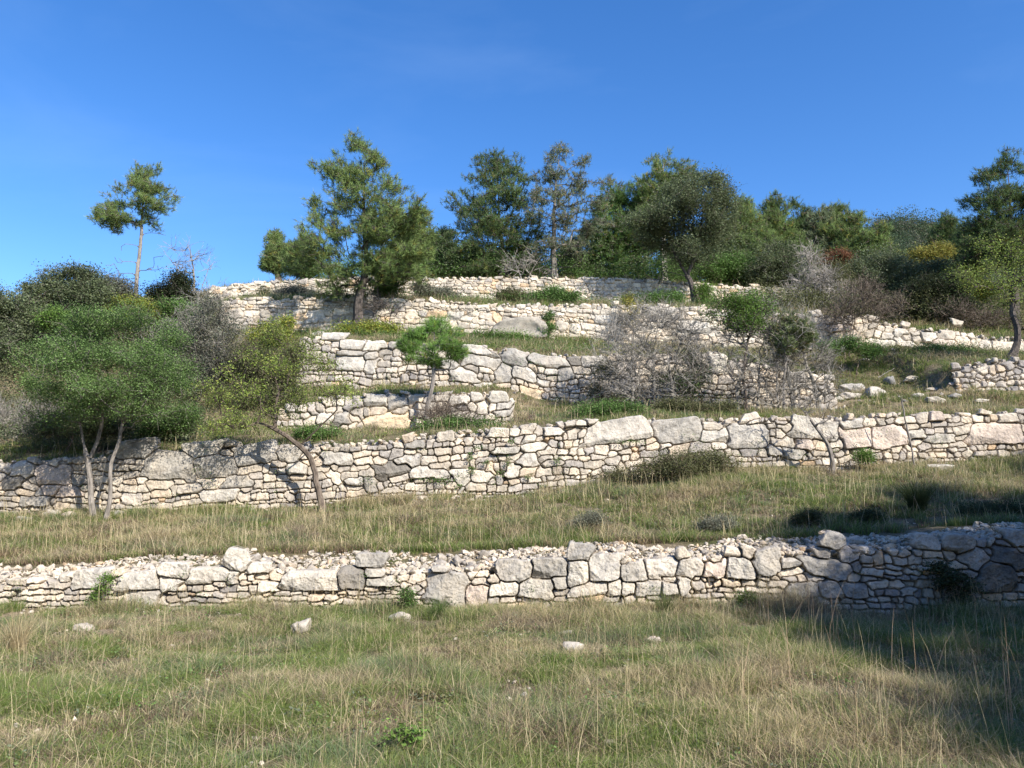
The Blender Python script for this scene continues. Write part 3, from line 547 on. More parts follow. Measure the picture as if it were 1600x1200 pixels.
def blob_pts(blobs, Y, n, r, thick=0.9, shell=0.45):
    """blobs in photo px (cx, cy, rx, ry[, dY]) -> n points spread through their volumes"""
    k0 = Y/F; sub = []; ar = sum(b[2]*b[3] for b in blobs)
    for b in blobs:
        m = max(2, int(round(n/9*b[2]*b[3]/ar)))
        for _ in range(m):
            a = r.uniform(0, 6.28); q = r.random()**.5; f = r.uniform(.28, .62)*min(1.0, 2.2/m**.5+.25); sub.append((b[0]+np.cos(a)*q*b[2]*.85, b[1]+np.sin(a)*q*b[3]*.85, max(b[2]*f, 4), max(min(b[2], b[3])*f*1.1, 3), (b[4] if len(b) > 4 else 0)+r.uniform(-.6, .6)*b[2]*k0))
    w_ = sum(b[2]*b[3] for b in sub)/ar; sub += [(b[0], b[1], b[2]*(w_*.9)**.5, b[3]*(w_*.9)**.5, (b[4] if len(b) > 4 else 0)) for b in blobs]
    blobs = sub; vol = np.array([(b[2]*b[3]) for b in blobs], float); ids = r.choice(len(blobs), n, p=vol/vol.sum()); out = []
    for i in ids:
        b = blobs[i]; Yb = Y+(b[4] if len(b) > 4 else 0); d = r.normal(size=3); d /= np.linalg.norm(d); rad = r.random()**shell
        c = at(b[0], b[1], Yb); k = Yb/F; out.append(c+d*rad*np.array([b[2]*k, min(b[2], b[3]*1.3)*k*thick, b[3]*k]))
    return np.array(out)
def snap_down(T, lo=0.12):
    g = ground_z(T[:, 0], T[:, 1]); T[:, 2] = np.maximum(T[:, 2], g+lo); return T
BK = {'pine': (0.20, 0.15, 0.12), 'grey': (0.24, 0.215, 0.19), 'dark': (0.10, 0.085, 0.075), 'silver': (0.31, 0.28, 0.25), 'brown': (0.15, 0.12, 0.095), 'bare': (0.255, 0.235, 0.205)}
LC = {'holm': [(0.095, 0.12, 0.055), (0.13, 0.15, 0.085), (0.07, 0.09, 0.04), (0.19, 0.20, 0.135)], 'green': [(0.085, 0.15, 0.04), (0.11, 0.19, 0.05), (0.065, 0.12, 0.03), (0.15, 0.21, 0.08)],
 'yellow': [(0.20, 0.24, 0.045), (0.12, 0.18, 0.04), (0.32, 0.27, 0.05), (0.09, 0.14, 0.03)], 'olive': [(0.11, 0.12, 0.05), (0.085, 0.10, 0.04), (0.15, 0.14, 0.075), (0.12, 0.11, 0.07)],
 'bright': [(0.10, 0.18, 0.035), (0.075, 0.14, 0.03), (0.15, 0.21, 0.05), (0.06, 0.11, 0.03)], 'gold': [(0.30, 0.27, 0.06), (0.20, 0.23, 0.05), (0.34, 0.26, 0.07), (0.13, 0.17, 0.05)],
 'rust': [(0.22, 0.10, 0.06), (0.25, 0.13, 0.07), (0.20, 0.09, 0.05), (0.15, 0.10, 0.05)], 'greygreen': [(0.13, 0.14, 0.10), (0.16, 0.16, 0.12), (0.10, 0.11, 0.07), (0.20, 0.185, 0.15)],
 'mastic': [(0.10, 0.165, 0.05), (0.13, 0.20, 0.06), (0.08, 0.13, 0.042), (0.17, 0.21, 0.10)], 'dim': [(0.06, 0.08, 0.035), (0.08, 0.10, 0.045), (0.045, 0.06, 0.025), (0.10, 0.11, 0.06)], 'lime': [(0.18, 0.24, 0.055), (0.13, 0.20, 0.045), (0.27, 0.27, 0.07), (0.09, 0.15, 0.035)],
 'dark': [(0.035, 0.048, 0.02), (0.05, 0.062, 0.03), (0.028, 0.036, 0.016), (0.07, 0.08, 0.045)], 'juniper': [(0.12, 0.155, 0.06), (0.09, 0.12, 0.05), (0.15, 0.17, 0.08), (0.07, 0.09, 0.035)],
 'needle': [(0.135, 0.20, 0.065), (0.12, 0.17, 0.055), (0.19, 0.24, 0.08), (0.08, 0.11, 0.04)], 'needled': [(0.07, 0.11, 0.04), (0.09, 0.13, 0.045), (0.055, 0.085, 0.03), (0.12, 0.15, 0.06)],
 'needleg': [(0.13, 0.16, 0.09), (0.11, 0.14, 0.07), (0.16, 0.18, 0.10), (0.09, 0.12, 0.06)], 'needleb': [(0.13, 0.24, 0.05), (0.17, 0.28, 0.07), (0.10, 0.19, 0.04), (0.20, 0.27, 0.08)]}
def lcols(kind, n, r, base=None):
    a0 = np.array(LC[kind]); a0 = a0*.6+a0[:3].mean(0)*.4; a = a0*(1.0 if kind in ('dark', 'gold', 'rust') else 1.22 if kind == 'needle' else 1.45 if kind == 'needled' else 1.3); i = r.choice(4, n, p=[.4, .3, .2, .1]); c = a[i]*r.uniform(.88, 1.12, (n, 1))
    return c if base is None else c*base
def deepen(T, blobs, Y, r):
    k = Y/F; cx = np.mean([b[0] for b in blobs]); xc = T[:, 0].mean(); R_ = max(.3, (max(b[0]+b[2] for b in blobs)-min(b[0]-b[2] for b in blobs))/2*k)
    top = T[:, 2].max(); h = max(top-T[:, 2].min(), .3); R_ = min(R_, h*.8); f = np.clip((top-T[:, 2])/h*1.5+.2, 0, 1)
    T[:, 1] += (fbm(T[:, 0]*1.7+3, T[:, 2]*1.7, 2)*1.6-.8+r.uniform(-.6, .6, len(T)))*np.sqrt(np.maximum(R_**2-np.minimum(np.abs(T[:, 0]-xc), R_*.9)**2, 0))*f*.75; return T
GROW = {102: (1.12, 1.0), 103: (1.25, 1.3), 104: (1.15, 1.1), 105: (1.35, 1.5), 106: (1.2, 1.2), 107: (1.2, 1.3), 301: (1.1, 1.15)}
def plant(name, label, cat, trunks, blobs, Y, ntar, kind, leaf, seed, bark='grey', r_base=0.1, r_tip=0.008, nl=90, cr=0.3, ls=0.05, dead=None, ndead=0, zbias=0.3, curve=0.35, group=None, twig=3, tuft=9, thick=0.9, wob=0.06, shell=0.45, step=0.16, ex=0.72, sides=5, ntw=2, snap=False, tw=0.012, deep=True):
    """kind: 'pine' (needle tufts), 'leaf' (leaf clusters) or 'bare' (twigs only)"""
    r = np.random.default_rng(seed); gx, gt = GROW.get(seed, (1, 1)); blobs = [(b[0], b[1], b[2]*gx, b[3]*gx)+tuple(b[4:]) for b in blobs]; ntar = int(ntar*gt); ls = ls*(1.15 if kind == 'leaf' else 1); nl = int(nl*1.3) if kind == 'leaf' else nl; T = blob_pts(blobs, Y, ntar, r, thick, shell); T = deepen(T, blobs, Y, r) if deep else T; Dd = blob_pts(dead, Y, ndead, r, thick, .6) if ndead else np.zeros((0, 3))
    T = snap_down(T) if snap else T
    allT = np.concatenate([T, Dd]); Nn, par, tid = skeleton(trunks, allT, r, step, zbias, curve, wob); rr = radii(Nn, par, r_tip, r_base, tid, ex); z_ = (Nn[:, 2]-Nn[0, 2])/max(Nn[:, 2].max()-Nn[0, 2], .1); rr = np.maximum(rr*(1.08-.5*z_.clip(0, 1)), r_tip*.8); zz_ = Nn[:, 2]-Nn[0, 2]; rr = rr*(1+.7*np.exp(-np.maximum(zz_, 0)/(r_base*2.2))*(zz_ < r_base*9)*(rr > r_base*.3))
    # keep the trunk line thick up to its top
    root = empty(name, trunks[0][0], label, cat, group)
    A = Acc(); k = par >= 0; ch = np.where(k)[0]; bc = np.array(BK[bark]); cc = bc*np.random.default_rng(seed+1).uniform(.85, 1.15, (len(ch), 1))
    if kind != 'bare': bc = bc*.6+np.array(BK['brown'])*.25; cc = cc*np.clip(rr[ch]/r_base*1.2+.55, .6, 1)[:, None]
    big = np.maximum(rr[par[ch]], rr[ch]) > 0.03
    for msk, s_ in ((big, sides+2), (~big, 3)):
        if msk.any(): tubes(A, Nn[par[ch[msk]]], Nn[ch[msk]], rr[par[ch[msk]]], rr[ch[msk]], s_, cc[msk])
    cen = T.mean(0); Lf = Acc()
    if kind == 'bare':
        ends = Nn[tid]; dirs = ends-Nn[np.maximum(par[tid], 0)]; dirs /= np.linalg.norm(dirs, axis=1)[:, None]+1e-6
        for lv in range(2):
            m = len(ends)*ntw; b = np.repeat(ends, ntw, 0); d = np.repeat(dirs, ntw, 0)+r.normal(0, .45, (m, 3)); d[:, 2] += 0.12; d /= np.linalg.norm(d, axis=1)[:, None]
            l = cr*(0.9 if lv == 0 else 0.55)*r.uniform(.5, 1.3, m)[:, None]; mid = b+d*l*.5; d2 = d+r.normal(0, .25, (m, 3)); e = mid+d2*l*.5
            w = r_tip*(0.8 if lv == 0 else 0.5); tubes(A, b, mid, np.full(m, w), np.full(m, w*.8), 3, bc*r.uniform(.8, 1.3, (m, 1))); tubes(A, mid, e, np.full(m, w*.8), np.full(m, w*.4), 3, bc*r.uniform(.8, 1.3, (m, 1)))
            ends = e; dirs = d2/np.linalg.norm(d2, axis=1)[:, None]
    else:
        nT = len(T); kc = r.uniform(.85, 1.15, nT)*(.62+.76*fbm(T[:, 0]*1.6+T[:, 1]*.9, T[:, 2]*1.9+T[:, 1]*.7, 2))
    if kind == 'pine':
        m = nT*tuft; j = np.repeat(np.arange(nT), tuft); out = T[j]-cen; out /= np.linalg.norm(out, axis=1)[:, None]+1e-6
        off = r.normal(0, 1, (m, 3)); off /= np.linalg.norm(off, axis=1)[:, None]; off = off*cr*r.random((m, 1))**.5; off[:, 2] *= .6
        e = T[j]+off; d = off/cr*.7+out*.5+np.array([0, 0, .75])+r.normal(0, .15, (m, 3)); d /= np.linalg.norm(d, axis=1)[:, None]
        tubes(A, T[j]-d*0.02, e, np.full(m, r_tip*.8), np.full(m, r_tip*.5), 3, bc)
        needles(Lf, e, d, ls, tw, nl, lcols(leaf, m, r, kc[j][:, None])*np.where(r.random((m, 1)) < .06, np.array([1.5, 1.0, .7]), 1.0), r)
    elif kind == 'leaf':
        m = nT*nl; j = np.repeat(np.arange(nT), nl); off = r.normal(0, 1, (m, 3))*cr*0.5; off[:, 2] *= .75
        leaves(Lf, T[j]+off, ls, lcols(leaf, m, r, kc[j][:, None]), r)
        if twig:
            m = nT*twig; j = np.repeat(np.arange(nT), twig); e = T[j]+r.normal(0, 1, (m, 3))*cr*.6; tubes(A, T[j], e, np.full(m, r_tip*.7), np.full(m, r_tip*.3), 3, bc)
    A.build('trunk' if cat in ('tree', 'pine') else 'branches', M_BARK, root)
    if kind != 'bare': Lf.build('crown' if cat in ('tree', 'pine') else 'foliage', M_NEEDLE if kind == 'pine' else M_LEAF, root)
    return root
def TL(Y, *pts, base=True):
    """trunk polyline from photo pixels at depth Y (optional third value: depth offset); its first point is set into the ground"""
    P = [at(p[0], p[1], Y+(p[2] if len(p) > 2 else 0)) for p in pts]
    if base: P[0][2] = float(ground_z(P[0][0], P[0][1]))-0.05
    return P

herbs()

# ---------------------------------------------------------------- pines
plant('pine_tree', 'lone pine with bare lower trunk and dead twigs on the left skyline', 'pine', [TL(29, (211, 472), (214, 430), (219, 370), (224, 320), (228, 268))],
      [(228, 268, 24, 16), (238, 298, 30, 18), (205, 300, 22, 14), (262, 308, 14, 14), (170, 318, 18, 12), (160, 338, 15, 14), (190, 345, 30, 18), (230, 330, 28, 14), (222, 348, 18, 8), (180, 330, 30, 16), (215, 320, 30, 16), (175, 350, 24, 10), (250, 320, 24, 12), (225, 285, 30, 16)], 29, 209, 'pine', 'needle', 101,
      'grey', .08, .009, 13, .32, .16, [(175, 412, 20, 10), (190, 388, 12, 10), (250, 402, 15, 12), (245, 420, 22, 10), (258, 365, 10, 10), (185, 430, 25, 8)], 34, .1, tuft=10, tw=.014, thick=.8)
plant('pine_tree', 'tallest dense pine in the middle left, standing in front of the fourth wall', 'pine', [TL(26.9, (561, 518), (558, 470), (572, 420), (566, 350), (564, 300), (566, 240))],
      [(566, 235, 26, 18), (590, 262, 22, 14), (535, 262, 22, 16), (508, 268, 16, 12), (560, 282, 40, 18), (612, 292, 18, 16), (490, 318, 16, 12), (520, 318, 26, 14), (570, 320, 45, 18), (620, 330, 26, 16), (635, 300, 10, 10),
       (478, 362, 20, 14), (520, 362, 32, 16), (575, 365, 45, 18), (635, 365, 32, 18), (450, 392, 22, 14), (500, 395, 35, 14), (560, 405, 40, 12), (615, 400, 45, 18), (662, 395, 26, 26), (650, 345, 22, 18), (595, 345, 40, 18), (645, 425, 34, 14), (440, 412, 14, 10),
       (535, 442, 34, 14), (520, 455, 20, 8), (600, 432, 30, 12), (480, 412, 30, 8)], 26.9, 726, 'pine', 'needle', 102, 'dark', .16, .010, 13, .34, .17, None, 0, .15, tuft=11, tw=.014)
plant('pine_tree', 'dark green pine left of the thin greyish pine, behind the highest wall', 'pine', [TL(36, (792, 452), (788, 400), (780, 340), (776, 252))],
      [(778, 252, 24, 14), (760, 275, 24, 14), (800, 275, 20, 16), (725, 308, 22, 10), (750, 318, 28, 12), (800, 312, 28, 16), (720, 330, 16, 10), (745, 348, 26, 12), (790, 350, 36, 16), (735, 372, 20, 14), (780, 392, 50, 18),
       (830, 372, 22, 18), (740, 410, 40, 20), (800, 425, 40, 15), (700, 380, 18, 16)], 36, 594, 'pine', 'needled', 103, 'dark', .17, .012, 12, .38, .19, None, 0, .1, tuft=10, tw=.018)
plant('pine_tree', 'thin see-through greyish pine with pale trunk, tallest on the middle skyline', 'pine', [TL(35, (866, 448), (864, 400), (866, 330), (872, 270), (878, 232))],
      [(880, 236, 20, 12), (858, 252, 14, 12), (908, 250, 12, 14), (845, 275, 16, 10), (875, 275, 26, 14), (905, 285, 20, 12), (940, 290, 20, 8), (965, 285, 10, 6), (850, 310, 22, 14), (885, 315, 25, 14), (925, 318, 26, 12),
       (840, 345, 22, 14), (885, 350, 30, 14), (930, 350, 25, 14), (850, 385, 24, 12), (900, 385, 30, 14)], 35, 374, 'pine', 'needleg', 104, 'grey', .15, .013, 9, .36, .17, [(840, 420, 25, 12), (900, 415, 30, 12)], 26, .15, tuft=8, tw=.016)
plant('pine_tree', 'bushy bright green pine between the thin pine and the dark oak', 'pine', [TL(38, (962, 452), (960, 400), (968, 320))],
      [(975, 308, 24, 14), (950, 330, 24, 14), (1000, 325, 26, 18), (945, 365, 25, 20), (985, 362, 38, 20), (950, 400, 30, 20), (1000, 400, 40, 20), (965, 428, 40, 14)], 38, 528, 'pine', 'green', 105, 'brown', .15, .012, 12, .4, .19, None, 0, .1, tuft=10, tw=.018)
plant('pine_tree', 'pointed pine with a silvery trunk rising just behind the dark oak', 'pine', [TL(37, (1036, 450), (1036, 400), (1034, 330), (1036, 252))],
      [(1024, 256, 10, 12), (1050, 255, 14, 12), (1070, 268, 20, 12), (1035, 280, 30, 14), (1015, 300, 22, 16), (1055, 305, 40, 18), (1020, 330, 30, 18)], 37, 308, 'pine', 'needle', 106, 'silver', .18, .012, 12, .36, .19, None, 0, .1, tuft=10, tw=.018)
plant('pine_tree', 'pine against the sky at the right edge, with open layered branches', 'pine', [TL(30, (1588, 520), (1584, 440), (1578, 350), (1572, 250))],
      [(1572, 250, 16, 14), (1548, 268, 24, 10), (1594, 262, 16, 10), (1535, 305, 20, 8), (1522, 312, 10, 6), (1570, 300, 28, 12), (1600, 310, 24, 16), (1560, 330, 30, 12), (1530, 350, 26, 12), (1580, 362, 40, 16), (1545, 385, 34, 14),
       (1600, 395, 34, 16), (1525, 400, 20, 10), (1630, 340, 24, 60)], 30, 506, 'pine', 'needled', 107, 'dark', .17, .012, 12, .34, .17, None, 0, .1, tuft=10, tw=.016)
plant('pine_tree', 'small young pine with bright green needles in front of the middle wall', 'pine', [TL(19.7, (668, 672), (667, 640), (676, 600), (680, 560), (678, 512))],
      [(680, 505, 26, 16), (655, 520, 24, 14), (705, 515, 20, 16), (640, 540, 20, 14), (668, 545, 30, 16), (705, 540, 24, 16), (712, 558, 14, 10), (650, 562, 22, 10), (685, 562, 24, 10)], 19.7, 170, 'pine', 'needleb', 108, 'grey', .06, .006, 16, .2, .14,
      [(700, 580, 16, 8), (655, 590, 10, 8)], 8, .0, tuft=9, tw=.008)
# pines in the wood behind
BP = [(430, 392, 16, 30, 38, 'needle', 'low pine peeking over the left end of the highest wall'), (648, 385, 28, 50, 37, 'needle', 'stocky pine just right of the tallest dense pine'),
      (690, 400, 26, 42, 38.5, 'needled', 'small dark pine in the gap left of the dark green pine'), (1165, 362, 34, 52, 40, 'needle', 'pine immediately right of the dark oak, loose feathery top'),
      (1208, 358, 26, 48, 42, 'needle', 'middle pine of the wood with twin tips right of the oak'), (1243, 362, 22, 46, 43, 'needled', 'narrow darker pine sticking up from the wood at right'),
      (1285, 372, 30, 46, 42, 'needleg', 'greyish pine in the middle of the wood at right'), (1335, 385, 42, 50, 41, 'needle', 'broad rounded pine at the right end of the wood, below the far hill'),
      (1375, 400, 30, 44, 40, 'needle', 'pine sloping down toward the far hill, last one of the wood'), (1480, 375, 28, 40, 46, 'needled', 'dark pine between the far hill and the right edge pine'),
      (1510, 400, 30, 40, 44, 'needled', 'lower dark pine tucked beside the right edge pine'), (1120, 380, 26, 50, 41, 'needled', 'dim pine directly behind the dark oak crown'),
      (905, 405, 30, 34, 40, 'needled', 'dark pine filling the space behind the thin greyish pine'), (470, 400, 22, 26, 36, 'needled', 'dark pine half hidden behind the left flank of the tallest pine')]
BP += [(735, 425, 30, 24, 39, 'needle', 'low pine seen beneath the boughs of the dark green pine'), (820, 420, 28, 26, 39.5, 'needled', 'low pine between the dark green pine and the thin greyish pine'),
 (1000, 350, 26, 40, 41, 'needle', 'pine rising between the bushy bright pine and the silvery trunk'), (1065, 405, 30, 30, 41, 'needle', 'low pine seen under the dark oak crown'), (1185, 400, 34, 36, 38.5, 'needle', 'pine in front of the twin-tipped one, low and wide'),
 (1255, 405, 34, 36, 39, 'needle', 'wide low pine above the rust-coloured bush'), (1310, 360, 26, 40, 43, 'needle', 'pine between the greyish pine and the broad rounded pine'), (1405, 430, 30, 34, 38, 'needle', 'lowest pine of the wood, just under the far hill'), (610, 412, 28, 24, 37, 'needled', 'dark pine glimpsed behind the right flank of the tallest pine')]
for i, (cx, cy, rx, ry, Y, lf, lab) in enumerate(BP):
    rx *= 1.12; ry *= 1.06; r = np.random.default_rng(200+i); g = gp(cx, Y); zpx = cy+ry*1.1
    bl = [(cx+r.normal(0, rx*.12), cy-ry*.85, rx*.35, ry*.2), (cx+r.normal(0, rx*.3), cy-ry*.5, rx*.6, ry*.28), (cx-rx*.3, cy-ry*.1, rx*.6, ry*.32), (cx+rx*.35, cy, rx*.6, ry*.32), (cx, cy+ry*.4, rx, ry*.35), (cx, cy+ry*.8, rx*.95, ry*.3)]
    plant('pine_tree', lab, 'pine', [[g, at(cx, cy+ry*.3, Y), at(cx+r.normal(0, 3), cy-ry*.9, Y)]], bl, Y, int(130+rx*ry/5), 'pine', lf, 210+i, 'brown', .13, .013, 11, .42, .21, group='pines of the hilltop wood', tuft=9, tw=.022, zbias=.1)

# ---------------------------------------------------------------- broadleaved trees
plant('holm_oak', 'dark round oak with a leaning forked trunk, in front of the highest wall', 'tree', [TL(31.6, (1086, 462), (1079, 440), (1066, 420), (1050, 385), (1040, 340)), TL(31.6, (1074, 432), (1085, 400), (1095, 350), (1105, 310), base=False)],
      [(1095, 285, 30, 14), (1065, 300, 28, 16), (1120, 308, 20, 18), (1040, 330, 26, 18), (1090, 330, 40, 22), (1010, 350, 30, 18), (1135, 335, 14, 26), (1060, 362, 40, 18), (1108, 372, 26, 20), (1012, 372, 18, 10), (1080, 395, 34, 14)],
      31.6, 560, 'leaf', 'holm', 301, 'dark', .115, .009, 74, .40, .075, [(1010, 432, 30, 10), (1040, 425, 20, 12)], 22)
plant('mastic_tree', 'dense flat-crowned green tree on twin pale twisted trunks by the second wall', 'tree',
      [TL(15.9, (147, 805), (143, 770), (141, 735), (135, 700), (128, 660)), TL(15.8, (166, 803), (176, 760), (172, 730), (190, 690), (196, 650)), TL(15.9, (141, 715), (155, 680), (160, 640), base=False), TL(16.0, (156, 804), (152, 765), (166, 720), (170, 680)), TL(15.9, (140, 760), (122, 720), (108, 680), base=False)],
      [(120, 520, 40, 22, .2), (180, 505, 50, 20, .5), (240, 525, 36, 26, .3), (75, 560, 32, 24), (130, 565, 50, 26, -.4), (200, 560, 50, 26, -.2), (262, 575, 34, 30), (60, 600, 20, 22), (100, 612, 36, 18, -.4), (160, 612, 40, 18, -.5), (220, 615, 40, 24), (95, 630, 30, 10), (262, 618, 22, 18), (60, 545, 14, 12), (290, 600, 12, 16), (80, 650, 26, 14), (150, 645, 30, 14), (240, 648, 34, 14), (285, 635, 16, 14), (110, 490, 24, 12), (215, 485, 26, 12)],
      15.9, 720, 'leaf', 'mastic', 302, 'grey', .055, .005, 105, .22, .034, [(90, 650, 25, 12), (200, 655, 25, 14), (140, 650, 30, 14)], 50, thick=1.2)
plant('leaning_tree', 'sparse yellow-green tree leaning left over the second wall, trunk crooked', 'tree',
      [TL(15.95, (506, 782), (497, 750), (484, 712), (462, 690), (430, 668), (405, 660)), TL(15.95, (430, 668), (428, 640), (436, 610), base=False), TL(15.95, (470, 695), (500, 668), (530, 640), base=False), TL(15.95, (466, 690), (486, 690), (494, 672), base=False)],
      [(430, 520, 26, 14), (470, 540, 26, 16), (400, 555, 24, 16), (440, 575, 34, 18), (500, 575, 24, 14), (370, 590, 24, 16), (350, 625, 26, 18), (400, 615, 34, 18), (460, 620, 34, 18), (520, 615, 24, 16), (340, 655, 20, 12), (380, 655, 30, 12), (545, 600, 16, 14), (420, 648, 30, 12), (325, 610, 16, 16), (550, 630, 12, 10), (415, 530, 18, 12), (325, 670, 16, 8)],
      15.95, 330, 'leaf', 'lime', 303, 'brown', .06, .005, 34, .22, .038, None, 0, .15, wob=.1, twig=4)
plant('crooked_tree', 'yellowing small tree on a bent dark trunk, above the small shaded wall', 'tree',
      [TL(23.6, (1578, 568), (1592, 530), (1590, 512), (1583, 495), (1584, 470), (1582, 440)), TL(23.6, (1583, 495), (1562, 500), (1545, 510), base=False)],
      [(1585, 400, 30, 14), (1545, 418, 24, 12), (1600, 435, 30, 16), (1560, 448, 30, 14), (1520, 445, 16, 10), (1590, 468, 34, 10), (1640, 430, 30, 30), (1570, 385, 40, 12), (1510, 430, 20, 16), (1610, 400, 30, 20)], 23.6, 210, 'leaf', 'lime', 304, 'dark', .10, .007, 34, .34, .055, None, 0, .1)
plant('dead_sapling', 'bare leaning sapling in front of the second wall at right, forked crown of grey twigs', 'tree', [TL(16.75, (1301, 735), (1298, 708), (1285, 682), (1262, 655), (1240, 628))],
      [(1240, 632, 18, 10), (1218, 622, 10, 8), (1262, 640, 20, 14), (1290, 650, 14, 12), (1275, 668, 14, 8), (1306, 680, 8, 8)], 16.75, 60, 'bare', 'olive', 305, 'grey', .05, .005, cr=.22, zbias=0)
plant('dead_tree', 'leafless grey tree with upright forks on the left skyline, right of the lone pine', 'tree', [TL(29.5, (285, 470), (284, 440), (272, 405)), TL(29.5, (300, 470), (305, 430), (300, 395)), TL(29.5, (292, 468), (318, 440), (325, 420))],
      [(272, 390, 10, 14), (292, 385, 10, 16), (308, 400, 14, 14), (325, 415, 10, 12), (262, 420, 10, 12), (288, 415, 20, 14)], 29.5, 60, 'bare', 'olive', 306, 'bare', .05, .009, cr=.42, zbias=0)
plant('dead_shrub', 'pale leafless shrub against the dark wood, left of the silvery-grey trunk on the hilltop', 'shrub', [TL(34, (815, 448), (812, 425), (800, 400)), TL(34, (822, 448), (832, 420), (845, 400))],
      [(800, 405, 22, 12), (835, 405, 22, 12), (815, 420, 34, 14), (850, 430, 16, 10)], 34, 80, 'bare', 'olive', 307, 'silver', .05, .009, cr=.4, zbias=0)

